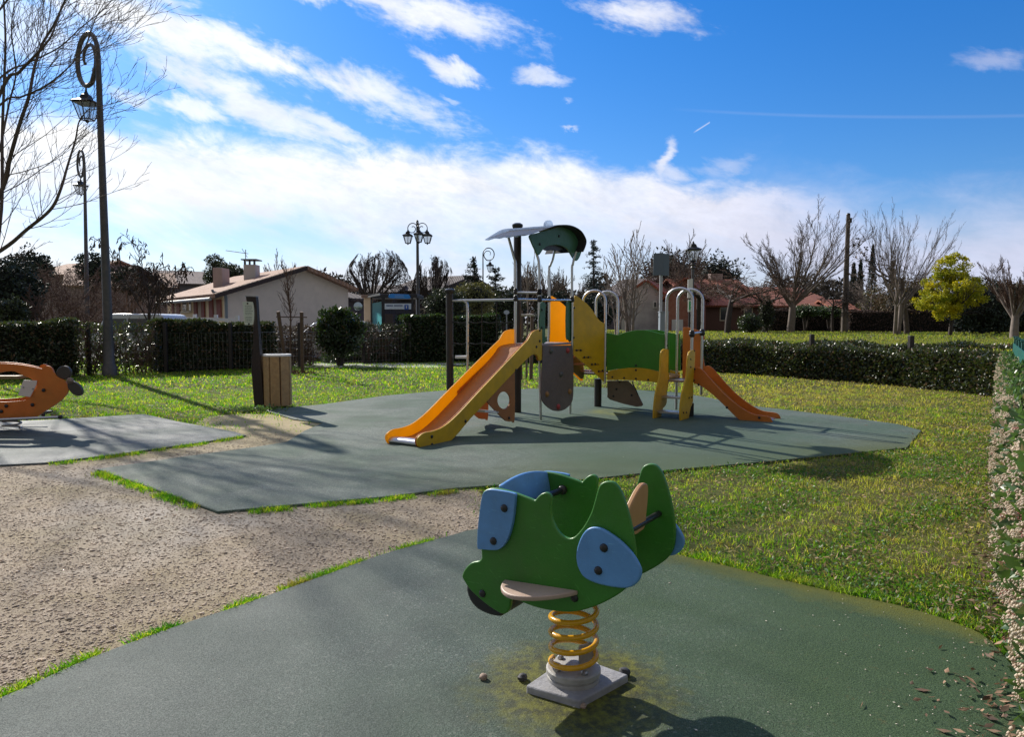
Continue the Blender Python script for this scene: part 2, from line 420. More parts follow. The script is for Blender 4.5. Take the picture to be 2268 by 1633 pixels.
polyP = smooth_ground(PAD_MAIN, 1); polyN = smooth_ground(PAD_NEAR, 4); polyL = smooth_ground(PAD_LEFT, 1); polyG = smoothpoly([(p.x, p.y, 0) for p in gpoly(GRAVEL)], 4, sharp=(0, 1, 2, len(GRAVEL) - 1, len(GRAVEL) - 2))
def inside(poly, X, Y):
    P_ = np.array([(p[0], p[1]) for p in poly]); c = np.zeros(X.shape, bool); j = len(P_) - 1
    for i in range(len(P_)):
        xi, yi = P_[i]; xj, yj = P_[j]
        m = ((yi > Y) != (yj > Y)) & (X < (xj - xi) * (Y - yi) / (yj - yi + 1e-12) + xi); c ^= m; j = i
    return c
def edgedist(poly, X, Y):
    P_ = np.array([(p[0], p[1]) for p in poly]); d = np.full(X.shape, 1e9)
    for i in range(len(P_)):
        a = P_[i - 1]; b = P_[i]; ab = b - a; L = (ab ** 2).sum() + 1e-12
        t = np.clip(((X - a[0]) * ab[0] + (Y - a[1]) * ab[1]) / L, 0, 1)
        d = np.minimum(d, np.hypot(X - a[0] - t * ab[0], Y - a[1] - t * ab[1]))
    return d

# right hedge foot line (photo) - terrain climbs to a terrace just beyond it
RH = [G(1560, 824), G(1800, 838), G(2000, 857), G(2205, 882)]
def sstep(a, b, x):
    t = np.clip((x - a) / (b - a), 0, 1); return t * t * (3 - 2 * t)
hd = (RH[3] - RH[0]).to_2d().normalized(); hn = Vector((-hd.y, hd.x))
if hn.y < 0: hn = -hn
def terr(X, Y):
    q = (X - RH[0].x) * hn.x + (Y - RH[0].y) * hn.y     # distance beyond the hedge line
    rise = .74 * sstep(1.4, 4.0, q) * sstep(-1.0, 5.0, X)
    return rise + .0 * Y
def gh(x, y): return float(terr(np.array([x]), np.array([y]))[0])

def grid_ground():
    xs = np.concatenate([np.linspace(-400, -40, 16), np.linspace(-36, 40, 120), np.linspace(45, 400, 16)])
    ys = np.concatenate([np.linspace(-60, -4, 8), np.linspace(-3, 60, 110), np.linspace(65, 900, 20)])
    X, Y = np.meshgrid(xs, ys); Z = terr(X, Y)
    V = np.stack([X, Y, Z], -1).reshape(-1, 3); nx, ny = len(xs), len(ys)
    i = (np.arange(ny - 1)[:, None] * nx + np.arange(nx - 1)[None]).ravel()
    return V, np.stack([i, i + 1, i + nx + 1, i + nx], -1)

M = bpy.data.materials.new('lawn_soil'); M.use_nodes = True; k = NT(M.node_tree); b = k.n['Principled BSDF']
co = k.n.new('ShaderNodeTexCoord').outputs['Object']
n1 = k.noise(co, .55, 6, .65); n2 = k.noise(co, 9, 5, .7); n3 = k.noise(co, 45, 3, .6)
c_ = k.mix(k.mr(n1, .38, .62), (.055, .08, .012), (.12, .115, .035))
c_ = k.mix(k.mr(n2, .5, .72, 0, .6), c_, (.20, .17, .085))
c_ = k.mix(k.mr(n3, .35, .6, 0, .55), c_, (.04, .05, .015))
k.put(b.inputs['Base Color'], c_); b.inputs['Roughness'].default_value = .95; b.inputs['Specular IOR Level'].default_value = .15
k.put(b.inputs['Normal'], k.bump(k.m('ADD', n2, n3), .5, .02))
LAWN = M
V, Fc = grid_ground()
tag(npmesh('ground', V, Fc, LAWN, smooth=True), kind='structure')

# road and pavement beyond the left hedge
ROADM = mat('road_asphalt', (.10, .10, .11), .85, c2=(.07, .07, .075), scale=3, bump=.3, bscale=60)
PAVE = mat('pale_pavement', (.50, .49, .50), .8, c2=(.40, .39, .40), scale=3, bump=.2, bscale=50)
tag(MB().box(-60, 3, 24.6, 34.5, -.05, .004).build('road', ROADM), kind='structure')
tag(MB().box(-60, 3, 34.5, 37.5, -.05, .12).build('pavement', PAVE), kind='structure')
tag(MB().prism([(-8.2, 22.3, .004), (-2.3, 22.3, .004), (-1.2, 24.6, .004), (-10.5, 24.6, .004)], (0, 0, -.05)).build('path', PAVE), kind='structure')

# gravel
M = bpy.data.materials.new('gravel'); M.use_nodes = True; k = NT(M.node_tree); b = k.n['Principled BSDF']
co = k.n.new('ShaderNodeTexCoord').outputs['Object']
v1 = k.voro(co, 85, out='Color'); v2 = k.voro(co, 85); vb = k.voro(co, 190, out='Color')
g1 = k.sep(v1)[0]; g2 = k.sep(vb)[1]
c_ = k.mix(g1, (.27, .21, .14), (.48, .40, .30)); c_ = k.mix(k.mr(g2, 0, 1, 0, .45), c_, (.15, .115, .085))
n1 = k.noise(co, 1.1, 5, .6); c_ = k.mix(k.mr(n1, .45, .66, 0, .7), c_, (.26, .21, .10)); nq = k.noise(co, 2.3, 7, .75, .6); c_ = k.mix(k.mr(nq, .50, .64, 0, .65), c_, (.15, .12, .085)); 
n5 = k.noise(co, .5, 5, .6); c_ = k.mix(k.mr(n5, .5, .68, 0, .55), c_, (.50, .47, .42))
sx, sy, sz = k.sep(co)
sand = k.mr(k.m('ADD', sy, k.m('MULTIPLY', n1, 2.0)), 7.6, 9.4)
c_ = k.mix(k.m('MULTIPLY', sand, .7), c_, (.40, .33, .17))
k.put(b.inputs['Base Color'], c_); b.inputs['Roughness'].default_value = .9; b.inputs['Specular IOR Level'].default_value = .25
k.put(b.inputs['Normal'], k.bump(k.m('ADD', k.m('MULTIPLY', v2, .8), k.noise(co, 120, 4, .7)), .3, .003))
GRAVM = M
def flat(poly, z, th, name, m, bevel=0.0):
    pts = [Vector((p[0], p[1], z)) for p in poly]
    return tag(MB().prism(pts, (0, 0, -th)).build(name, m, bevel=bevel), kind='structure')
flat(polyG, .006, .03, 'path', GRAVM)

# rubber safety surfacing
SPRC = G(1270, 1478, .10); SPRC.z = 0
def rubber(name, tint, edgey):
    M = bpy.data.materials.new(name); M.use_nodes = True; k = NT(M.node_tree); b = k.n['Principled BSDF']
    co = k.n.new('ShaderNodeTexCoord').outputs['Object']
    gn = k.noise(co, 210, 2, .8); g1 = k.mr(gn, .36, .64); g2, _, _ = k.sep(k.voro(co, 110, out='Color')); vd = k.noise(co, 150, 3, .7)
    c_ = k.mix(g1, tuple(x * .30 for x in tint), tuple(x * 1.7 for x in tint))
    c_ = k.mix(k.mr(g2, .90, .97, 0, .55), c_, (.30, .32, .28))
    n1 = k.noise(co, .8, 6, .6, .4); n2 = k.noise(co, 2.8, 5, .65)
    c_ = k.mix(k.mr(n1, .42, .62, 0, .6), c_, tuple(x * y for x, y in zip(tint, (.40, .68, .48))))
    c_ = k.mix(k.mr(n2, .52, .72, 0, .30), c_, (.12, .13, .125))
    stn = k.noise(co, 1.7, 7, .7, 1.2); c_ = k.mix(k.mr(stn, .50, .60, 0, .35), c_, tuple(x * .45 for x in tint))
    sx, sy, sz = k.sep(co)
    if edgey:      # moss round the spring foot and creeping over the right-hand side
        rt = k.mr(k.m('ADD', sx, k.m('MULTIPLY', n1, 1.4)), .2, 1.9, 0, .85)
        c_ = k.mix(rt, c_, k.mix(g1, (.016, .042, .014), (.065, .115, .038)))
        d = k.v('DISTANCE', co, tuple(SPRC)); d = k.m('ADD', d, k.m('MULTIPLY', k.m('SUBTRACT', k.noise(co, 9, 6, .7), .5), .42))
        c_ = k.mix(k.mr(d, .45, .24, 0, .9), c_, k.mix(k.mr(k.noise(co, 22, 5, .7), .42, .6), (.05, .05, .010), (.17, .17, .010)))
        lf_ = k.mr(k.m('SUBTRACT', k.m('MULTIPLY', n1, 1.2), sx), .3, 1.8, 0, .7); c_ = k.mix(lf_, c_, k.mix(g1, (.05, .062, .058), (.20, .22, .205)))  # paler grey to the left: the low-sun sheen put into the colour
        e1_, e2_ = G(1480, 1232), G(2150, 1402); ed_ = (e2_ - e1_).normalized(); en_ = (ed_.y, -ed_.x); sg_ = -1 if en_[1] > 0 else 1
        dl = k.m('MULTIPLY', k.m('ADD', k.m('MULTIPLY', k.m('SUBTRACT', sx, e1_.x), en_[0]), k.m('MULTIPLY', k.m('SUBTRACT', sy, e1_.y), en_[1])), sg_)
        dl = k.m('ADD', dl, k.m('MULTIPLY', k.m('SUBTRACT', k.noise(co, 6, 6, .7), .5), .35))
        c_ = k.mix(k.m('MULTIPLY', k.mr(dl, .24, .02, 0, .9), k.mr(sx, .2, .7)), c_, (.11, .115, .010))
        fr = k.mr(k.noise(co, 16, 5, .75), .60, .72, 0, .5); c_ = k.mix(k.m('MULTIPLY', fr, k.mr(sx, .2, 1.4)), c_, (.11, .08, .02))
    else:
        near = k.mr(k.m('ADD', k.m('SUBTRACT', k.m('MULTIPLY', sx, .35), sy), k.m('MULTIPLY', n2, .8)), -6.9, -6.0, 0, .65)
        near = k.m('MULTIPLY', near, k.mr(sx, -1.2, .6))
        c_ = k.mix(near, c_, (.085, .10, .018))
        f2 = k.mr(k.v('DISTANCE', co, (1.55, 11.0, 0.0)), .5, .1, 0, .9); c_ = k.mix(k.m('MULTIPLY', f2, k.mr(n2, .4, .6)), c_, (.42, .40, .03))
        g3 = k.m('MULTIPLY', k.mr(sx, -.6, .8, 0, .55), k.mr(k.m('ADD', sx, k.m('MULTIPLY', n1, 1.5)), 4.6, 3.4)); c_ = k.mix(g3, c_, (.042, .088, .05))
    k.put(b.inputs['Base Color'], c_); k.put(b.inputs['Roughness'], k.mr(k.m('ADD', n1, k.m('MULTIPLY', n2, .5)), .5, 1.0, .66, .85)); b.inputs['Specular IOR Level'].default_value = .32
    k.put(b.inputs['Normal'], k.bump(vd, .8, .006))
    return M
RUB1 = rubber('rubber_surface_grey_green', (.098, .130, .106), False)
RUB2 = rubber('rubber_surface_near', (.066, .100, .076), True)
RUB3 = rubber('rubber_surface_left', (.105, .125, .130), False)
flat(polyP, .026, .06, 'rubber_surface', RUB1, bevel=.008)
flat(polyN, .030, .06, 'rubber_surface', RUB2, bevel=.010)
flat(polyL, .026, .06, 'rubber_surface', RUB3, bevel=.008)

# ---- grass blades
def blades(X, Y, h, wd, lean, rng):
    n = len(X); a = rng.uniform(0, 2 * np.pi, n); la = rng.uniform(0, 2 * np.pi, n); Z = terr(X, Y)
    wx, wy = np.cos(a) * wd, np.sin(a) * wd; lx, ly = np.cos(la) * lean, np.sin(la) * lean
    b0 = np.stack([X - wx, Y - wy, Z], -1); b1 = np.stack([X + wx, Y + wy, Z], -1)
    m0 = np.stack([X - wx * .7 + lx * .35, Y - wy * .7 + ly * .35, Z + h * .62], -1); m1 = np.stack([X + wx * .7 + lx * .35, Y + wy * .7 + ly * .35, Z + h * .62], -1)
    t = np.stack([X + lx, Y + ly, Z + h], -1)
    V = np.stack([b0, b1, m1, m0, t, t], 1).reshape(-1, 3); o = np.arange(n)[:, None] * 6
    return V, np.concatenate([o + np.array([[0, 1, 2, 3]]), o + np.array([[3, 2, 4, 5]])])
M = bpy.data.materials.new('grass_blade'); M.use_nodes = True; k = NT(M.node_tree); b = k.n['Principled BSDF']
co = k.n.new('ShaderNodeTexCoord').outputs['Object']; isl = k.n.new('ShaderNodeNewGeometry').outputs['Random Per Island']
n1 = k.noise(co, .5, 6, .65); n2 = k.noise(co, 2.6, 5, .65)
c_ = k.ramp(isl, [(0, (.04, .12, .006)), (.3, (.085, .19, .008)), (.6, (.15, .26, .012)), (.85, (.28, .30, .035)), (1, (.46, .37, .15))])
c_ = k.mix(k.mr(n1, .45, .60), c_, (1.25, 1.22, .8), 'MULTIPLY'); n4 = k.noise(co, 7, 4, .7); c_ = k.mix(k.mr(n4, .48, .60), c_, (.38, .66, .6), 'MULTIPLY'); c_ = k.mix(k.mr(n2, .54, .64), c_, (.30, .62, .7), 'MULTIPLY')
n5 = k.noise(co, 4.2, 5, .7); c_ = k.mix(k.mr(n5, .54, .63, 0, .8), c_, (.22, .15, .07))
sx, sy, sz = k.sep(co)
dry = k.m('MULTIPLY', k.mr(sx, .6, 3.5), k.mr(k.m('ADD', n2, k.m('MULTIPLY', n1, .6)), .64, .88, 0, .75))
c_ = k.mix(dry, c_, k.mix(isl, (.44, .32, .14), (.14, .10, .05)))
c_ = k.mix(k.m('MULTIPLY', k.mr(sy, 17, 22), k.mr(sx, 2, 5)), c_, (.60, .66, .7), 'MULTIPLY')
k.put(b.inputs['Base Color'], c_); b.inputs['Roughness'].default_value = .5; b.inputs['Specular IOR Level'].default_value = .35
t_ = k.n.new('ShaderNodeBsdfTranslucent'); k.put(t_.inputs[0], k.mix(1.0, c_, (2.3, 2.5, .9), 'MULTIPLY'))
mx = k.n.new('ShaderNodeMixShader'); mx.inputs[0].default_value = .58; k.l.new(b.outputs[0], mx.inputs[1]); k.l.new(t_.outputs[0], mx.inputs[2]); k.l.new(mx.outputs[0], k.n['Material Output'].inputs[0])
GRASSM = M
def vis(X, Y, pad=60):   # inside the camera's view (so blades are only built where the photo can see)
    px = CX + F * X / np.maximum(Y, .1); return (px > -pad - 300) & (px < 2268 + pad + 300)
def scatter_grass(n, y0, y1, p=1.0):
    Y = y0 + (y1 - y0) * rng.random(n) ** p; X = (rng.random(n) * 2 - 1) * .80 * Y
    ok = ~inside(polyP, X, Y) & ~inside(polyN, X, Y) & ~inside(polyL, X, Y)
    g = inside(polyG, X, Y); dd = edgedist(polyG, X, Y)
    ok &= ~(g & (dd > rng.exponential(.05, n) * np.where(Y > 9, 5, 1)) & ~((Y > 9.2) & (rng.random(n) < .10)))
    cl_ = np.sin(X * 3.1 + np.sin(Y * 2.3) * 2) * np.sin(Y * 3.7 + np.sin(X * 2.9) * 2)
    cl2 = np.sin(X * 9.1 + np.sin(Y * 6.3) * 2) * np.sin(Y * 8.7 + np.sin(X * 7.9) * 2)
    ok &= rng.random(n) < (.62 + .26 * cl_ + .26 * cl2)
    return X[ok], Y[ok]
parts_ = []
def hgt(X, Y):
    a = np.sin(X * 5.3 + 2 * np.sin(Y * 1.7)) * np.sin(Y * 4.1 + 2 * np.sin(X * 2.2)); b_ = np.sin(X * 13.1 + 2 * np.sin(Y * 5.7)) * np.sin(Y * 11.3 + 2 * np.sin(X * 6.1))
    return 1.05 + .45 * a + .45 * b_
X, Y = scatter_grass(170000, 2.6, 7.5, 1.0); n = len(X)
parts_.append(blades(X, Y, rng.uniform(.010, .036, n) * hgt(X, Y), rng.uniform(.0016, .0032, n), rng.uniform(.005, .045, n), rng))
X, Y = scatter_grass(230000, 7.5, 15.0, 1.0); n = len(X)
parts_.append(blades(X, Y, rng.uniform(.012, .042, n) * hgt(X, Y), rng.uniform(.003, .006, n), rng.uniform(.01, .06, n), rng))
X, Y = scatter_grass(170000, 15.0, 28.0, .9); n = len(X)
parts_.append(blades(X, Y, rng.uniform(.02, .05, n) * hgt(X, Y), rng.uniform(.006, .012, n), rng.uniform(.01, .08, n), rng))
X, Y = scatter_grass(90000, 28.0, 60.0, .9); ok = (X > 3); X, Y = X[ok], Y[ok]; n = len(X)
parts_.append(blades(X, Y, rng.uniform(.04, .10, n), rng.uniform(.012, .028, n), rng.uniform(.01, .1, n), rng))
# weeds and tufts creeping along the pad edges
def edge_tufts(poly, pts, dens, spread, hmin, hmax):
    Xs, Ys = [], []
    for (x0, y0), (x1, y1) in zip(pts[:-1], pts[1:]):
        a, b2 = G(x0, y0), G(x1, y1); L = (b2 - a).length; n_ = int(L * dens)
        t = rng.random(n_); t = t[np.sin((t * L + a.x) * 7) * np.sin((t * L) * 17 + a.y) > -.45 * rng.random(n_)] if n_ else t
        n_ = len(t); Xs.append(a.x + (b2.x - a.x) * t + rng.normal(0, spread, n_)); Ys.append(a.y + (b2.y - a.y) * t + rng.normal(0, spread, n_))
    X, Y = np.concatenate(Xs), np.concatenate(Ys)
    ok = ~inside(poly, X, Y) | (edgedist(poly, X, Y) < .012); X, Y = X[ok], Y[ok]; n_ = len(X)
    return blades(X, Y, rng.uniform(hmin, hmax, n_), rng.uniform(.002, .004, n_), rng.uniform(.01, .05, n_), rng)
parts_.append(edge_tufts(polyN, [(0, 1558), (200, 1468), (400, 1394)], 2500, .022, .02, .05))
parts_.append(edge_tufts(polyN, [(500, 1362), (700, 1288), (850, 1234), (960, 1205)], 2200, .022, .02, .05))
parts_.append(edge_tufts(polyP, [(205, 1047), (330, 1090), (440, 1130)], 1800, .035, .02, .05))
parts_.append(edge_tufts(polyP, [(560, 1138), (700, 1125), (850, 1112), (1010, 1092)], 1500, .03, .02, .05))
parts_.append(edge_tufts(polyN, [(1480, 1232), (1600, 1258), (1800, 1308), (2000, 1352), (2150, 1402)], 3500, .05, .02, .06))
parts_.append(edge_tufts(polyL, [(120, 1032), (250, 1015), (440, 988), (546, 969)], 900, .04, .02, .06))
Vs = []; Fs = []; o_ = 0
for v_, f_ in parts_:
    Vs.append(v_); Fs.append(f_ + o_); o_ += len(v_)
tag(npmesh('grass', np.concatenate(Vs), np.concatenate(Fs), GRASSM), kind='stuff')

# ---- loose stones on the gravel
STONE = mat('loose_stone', (.58, .46, .34), .85, c2=(.44, .36, .28), scale=3, island=.5)
def stones(X, Y, r, z0, rng):
    n = len(X); oc = np.array([(1, 0, 0), (0, 1, 0), (-1, 0, 0), (0, -1, 0), (0, 0, .38), (0, 0, -.38)], float)
    a = rng.uniform(0, 2 * np.pi, n); ca, sa = np.cos(a), np.sin(a)
    s = r[:, None] * rng.uniform(.6, 1.3, (n, 3)); P_ = oc[None] * s[:, None, :] * rng.uniform(.75, 1.15, (n, 6, 1))
    x = P_[..., 0] * ca[:, None] - P_[..., 1] * sa[:, None]; y = P_[..., 0] * sa[:, None] + P_[..., 1] * ca[:, None]
    V = np.stack([x + X[:, None], y + Y[:, None], P_[..., 2] + z0 + r[:, None] * .25], -1).reshape(-1, 3)
    f = np.array([(0, 1, 4), (1, 2, 4), (2, 3, 4), (3, 0, 4), (1, 0, 5), (2, 1, 5), (3, 2, 5), (0, 3, 5)])
    return V, (np.arange(n)[:, None, None] * 6 + f[None]).reshape(-1, 3)
n = 150000; Y = 2.0 + 7 * rng.random(n) ** 1.25; X = (rng.random(n) * 1.0 - .82) * Y
ok = inside(polyG, X, Y) & ~inside(polyP, X, Y) & ~inside(polyN, X, Y) & ~inside(polyL, X, Y); X, Y = X[ok], Y[ok]
v_, f_ = stones(X, Y, rng.exponential(.0019, len(X)) + .0024, .006, rng)
n = 5200; Y = 2.0 + 6 * rng.random(n) ** 1.2; X = (rng.random(n) * 1.0 - .82) * Y
ok = inside(polyG, X, Y) & ~inside(polyP, X, Y) & ~inside(polyN, X, Y) & ~inside(polyL, X, Y); X, Y = X[ok], Y[ok]
v2_, f2_ = stones(X, Y, rng.uniform(.006, .013, len(X)), .006, rng)
v_, f_ = np.concatenate([v_, v2_]), np.concatenate([f_, f2_ + len(v_)])
tag(npmesh('gravel_stones', v_, f_, STONE), kind='stuff')
# small grit on the rubber
n = 2600; Y = 1.9 + 6 * rng.random(n) ** 1.2; X = (rng.random(n) * 2 - 1) * .75 * Y; ok = inside(polyN, X, Y) | inside(polyP, X, Y); X, Y = X[ok], Y[ok]
q1 = stones(X, Y, rng.exponential(.0012, len(X)) + .0012, .028, rng)
tag(npmesh('grit', q1[0], q1[1], mat('pale_grit', (.42, .38, .32), .8, island=.6)), kind='stuff')

# ---- leaf helper: curled quads (two triangles strips folded along the midrib)
def leaves(P_, size, rng, aspect=.45, up=.3, droop=0.0):
    n = len(P_); size = np.broadcast_to(size, (n,))
    d = rng.normal(size=(n, 3)); d[:, 2] += up - droop; d /= np.linalg.norm(d, axis=1)[:, None]
    q = rng.normal(size=(n, 3)); s = np.cross(d, q); s /= np.linalg.norm(s, axis=1)[:, None] + 1e-9; nn = np.cross(d, s)
    L = size[:, None]; Wd = L * aspect * .5
    a = P_; t = P_ + d * L; l = P_ + d * L * .5 - s * Wd + nn * Wd * .25; r_ = P_ + d * L * .5 + s * Wd + nn * Wd * .25
    V = np.stack([a, r_, t, l], 1).reshape(-1, 3); o = np.arange(n)[:, None] * 4
    return V, np.concatenate([o + np.array([[0, 1, 2]]), o + np.array([[0, 2, 3]])])

# broad-leaved weeds in patches on the near lawn and along the pad edge
n = 130000; Y = 2.7 + 9 * rng.random(n) ** 1.1; X = (.05 + rng.random(n) * .75) * Y
pt_ = np.sin(X * 2.1 + np.sin(Y * 1.9) * 2.2) * np.sin(Y * 2.6 + np.sin(X * 1.3) * 2)
near_edge = edgedist(polyN, X, Y) < .22 * rng.random(n)
ok = ~inside(polyP, X, Y) & ~inside(polyN, X, Y) & ~inside(polyG, X, Y) & ((pt_ > -.5 + 1.1 * rng.random(n)) | near_edge); X, Y = X[ok], Y[ok]
P_ = np.stack([X, Y, rng.uniform(.004, .03, len(X))], -1); v_, f_ = leaves(P_, rng.uniform(.012, .034, len(X)), rng, .5, up=.4)
CLOV = mat('clover_leaf', (.04, .13, .012), .5, c2=(.07, .17, .02), scale=4, island=.6, transl=.35, tcol=(.14, .34, .02)); browning(CLOV, .22, (.30, .20, .09))
tag(npmesh('weeds', v_, f_, CLOV), kind='stuff')

n = 52000; Y = 2.7 + 15 * rng.random(n) ** 1.1; X = (-.7 + rng.random(n) * 1.45) * Y
ok = ~inside(polyP, X, Y) & ~inside(polyN, X, Y) & ~inside(polyL, X, Y) & ~inside(polyG, X, Y) & ((X > 0) | (rng.random(n) < .25)); X, Y = X[ok], Y[ok]
P_ = np.stack([X, Y, rng.uniform(.004, .03, len(X))], -1); v_, f_ = leaves(P_, rng.uniform(.02, .06, len(X)) * (1 + Y * .06), rng, .09, up=.0); v_[:, 2] = .004 + np.abs(v_[:, 2]) * .7
tag(npmesh('dry_grass', v_, f_, mat('dry_grass_blade', (.48, .36, .17), .8, c2=(.30, .22, .10), scale=9, island=.5, transl=.3)), kind='stuff')
# ================================================================== CLIMBING FRAME WITH TWO SLIDES
U = Vector((.55, .835, 0)); Vv = Vector((.835, -.55, 0)); ZZ = Vector((0, 0, 1))
P1 = Vector((.405, 10.09, 0)); P0 = P1 - .43 * Vv; P2 = P1 + .85 * U; P3 = P2 - .43 * Vv
Qc = Vector((2.615, 10.51, 0)); Qd = Qc + .45 * U; Qa = Qc - .39 * Vv; Qb = Qa + .45 * U
Qe = Qa - 1.0 * Vv; Qf = Qe + .45 * U; Qg = Qe - .39 * Vv; Qh = Qg + .45 * U
c2 = lambda x, y: (817.1 + .3448 * x, 453.9 + .3448 * y)
c3 = lambda x, y: (1252.9 + .2446 * x, 581.1 + .2446 * y)
c4 = lambda x, y: (1071.3 + .1890 * x, 472.1 + .1890 * y)
def onp(cf, pts, p0, d): return [PL(*cf(x, y), (p0.x, p0.y), (d.x, d.y)) for x, y in pts]
PT = .022
def bolts(mb, pts, nrm, r=.018, off=0.0):
    mb.q = getattr(mb, 'q', []) + [MB().ball(Vector(p) + nrm * off, r, 10, .6, nrm) for p in pts]
def boltbuild(mb, par):
    for x in mb.q: x.build('bolt_cap', BLK, par)

play = thing('climbing_frame', (1.3, 10.8, .026), 'climbing frame with two orange slides, green bridge panels and a curved dark roof', 'play structure')

# --- slide one (left)
near = smoothpoly(onp(c2, [(300, 1500), (303, 1545), (340, 1577), (400, 1572), (470, 1545), (540, 1490), (640, 1372), (740, 1268), (930, 1065), (1030, 968), (1070, 968), (1080, 998), (1100, 1005), (1100, 800), (1075, 802), (1040, 818), (1010, 868), (975, 905), (700, 1195), (560, 1345), (470, 1422), (400, 1452), (340, 1465)], P1, U), 3, sharp=(12, 13))
slide = MB().prism([p + Vv * .012 for p in near], Vv * PT).build('slide_side', YEL, play, bevel=.005); 
so = MB().prism([p + Vv * .004 for p in near], -Vv * .012).build('slide_side', ORA, play, bevel=.003)
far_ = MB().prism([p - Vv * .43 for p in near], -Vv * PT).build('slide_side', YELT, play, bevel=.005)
far_['label'] = 'bright orange far side of the large slide'
slide['label'] = 'dark yellow near side of the large slide'
ch = smoothpoly(onp(c2, [(1098, 893), (1010, 912), (955, 985), (700, 1282), (560, 1430), (470, 1496), (400, 1512), (350, 1508), (318, 1518), (310, 1545), (325, 1562)], P1, U), 4, closed=False)
up_ = [p - Vv * .008 for p in ch]; nrm2 = []
for i in range(len(ch)):
    t = (ch[min(i + 1, len(ch) - 1)] - ch[max(i - 1, 0)]).normalized(); nrm2.append(t.cross(Vv).normalized())
sgn = 1 if nrm2[8].z < 0 else -1
kk = len(up_) - 14
MB().prism(up_[:kk + 1] + [p + n_ * .012 * sgn for p, n_ in zip(up_[:kk + 1][::-1], nrm2[:kk + 1][::-1])], -Vv * .422).build('slide_chute', CHUTE, play)
MB().prism(up_[kk:] + [p + n_ * .012 * sgn for p, n_ in zip(up_[kk:][::-1], nrm2[kk:][::-1])], -Vv * .422).build('chute_lip', STEEL, play)
mb = MB(); bolts(mb, onp(c2, [(388, 1488), (390, 1540), (605, 1390), (1062, 912), (1083, 875), (1083, 806), (930, 1062), (1093, 1005)], P1, U), Vv, .02, .036)
boltbuild(mb, play)
# triangular support panels under the slide with an oval hole
tri = onp(c2, [(745, 1222), (760, 1190), (925, 1022), (937, 1030), (937, 1370), (918, 1390), (895, 1392), (865, 1375), (755, 1258)], P1, U)
hole = [onp(c2, [(868 + 42 * math.cos(t), 1256 + 56 * math.sin(t))], P1, U)[0] for t in np.linspace(0, 2 * math.pi, 28, endpoint=False)]
tri = smoothpoly(tri, 3, sharp=(2, 3))
for off, m_, lb in ((0.0, BORA, None), (-.43, ORA, None)):
    MB().prism([p + Vv * off for p in tri], -Vv * PT, [[p + Vv * off for p in hole]]).build('support_panel', m_, play)
mb = MB(); bolts(mb, onp(c2, [(778, 1222), (898, 1370)], P1, U), Vv, .02, .008); boltbuild(mb, play)
s0 = onp(c2, [(745, 1335), (835, 1340)], P1, U)
MB().prism([s0[0], s0[1], s0[1] - Vv * .43, s0[0] - Vv * .43], (0, 0, .03)).build('seat', WHT, play, bevel=.004)

# --- tower posts, rails, roof
def atY(cf, pts, Y): return [A(*cf(x, y), Y) for x, y in pts]
def post(pts, r=.019, name='post', m=STEEL, n=10): return MB().tube(smoothpoly(pts, 4, closed=False), r, n).build(name, m, play)
post([P0 + ZZ * .95] + atY(c4, [(375, 900), (373, 600), (352, 510), (292, 288)], P0.y))
post([P1 + ZZ * .0] + atY(c4, [(650, 1520), (652, 800), (648, 590), (625, 490), (575, 345)], P1.y))
post([P2 + ZZ * .0] + atY(c4, [(1035, 1530), (1035, 700), (1042, 610), (1062, 520), (1085, 450)], P2.y))
post([P3 + ZZ * .95] + atY(c4, [(765, 1400), (766, 700), (778, 620), (812, 530), (840, 380)], P3.y))
BP = Vector((.083, 10.99, 0)); NP = Vector((-.985, 11.45, 0))
def bigpost(p, top, r=.058):
    o = MB().lathe(p, [(r, 0), (r, top), (r * .6, top + .015)], 20).build('main_post', BPOST, play)
    cp = MB().lathe(p, [(r * 1.15, top - .05), (r * 1.4, top - .02), (r * 1.4, top + .01), (r * .8, top + .03)], 20); cp.build('post_cap', BLK, play)
bigpost(BP, 2.86); bigpost(NP, 1.90)
def jn(p, r=.036): 
    return MB().ball(p, r, 12).ball(p + ZZ * .03, r * .9, 12).build('clamp', BLK, play)
def onpost(cf, x, y, P_): return A(*cf(x, y), P_.y)
r1 = (onpost(c4, 375, 930, P0), onpost(c4, 650, 935, P1)); r2 = (onpost(c4, 655, 1020, P1), onpost(c4, 1035, 1022, P2))
r3 = (onpost(c4, 375, 1010, P0), onpost(c4, 766, 1020, P3)); r4 = (onpost(c4, 766, 1020, P3), onpost(c4, 1035, 1022, P2))
for a_, b_ in (r1, r2, r3): MB().tube([a_, b_], .017, 10).build('hand_rail', STEEL, play); jn(a_); jn(b_)
jn(onpost(c4, 650, 935, P1)); 
plat = [P0, P1, P2, P3]
cn = sum(plat, Vector()) / 4
MB().prism([cn + (p - cn) * 1.06 + ZZ * 1.10 for p in plat], (0, 0, -.03)).build('platform', mat('platform_laminate', (.30, .26, .26), .5), play, bevel=.004)
s1 = onp(c4, [(665, 1062), (728, 1068), (733, 1090), (724, 1150), (722, 1440), (740, 1480), (745, 1500), (665, 1505)], P1, U)
s2 = onp(c4, [(975, 1062), (1030, 1062), (1030, 1490), (995, 1480), (972, 1450)], P1, U)
for s_ in (s1, s2): MB().prism(smoothpoly(s_, 2), -Vv * .02).build('guard_panel', DGRN, play, bevel=.003)
mb = MB(); bolts(mb, onp(c4, [(680, 1135), (680, 1345), (1020, 1140), (1020, 1340), (632, 1375), (632, 1500)], P1, U), Vv, .018, .004); boltbuild(mb, play)
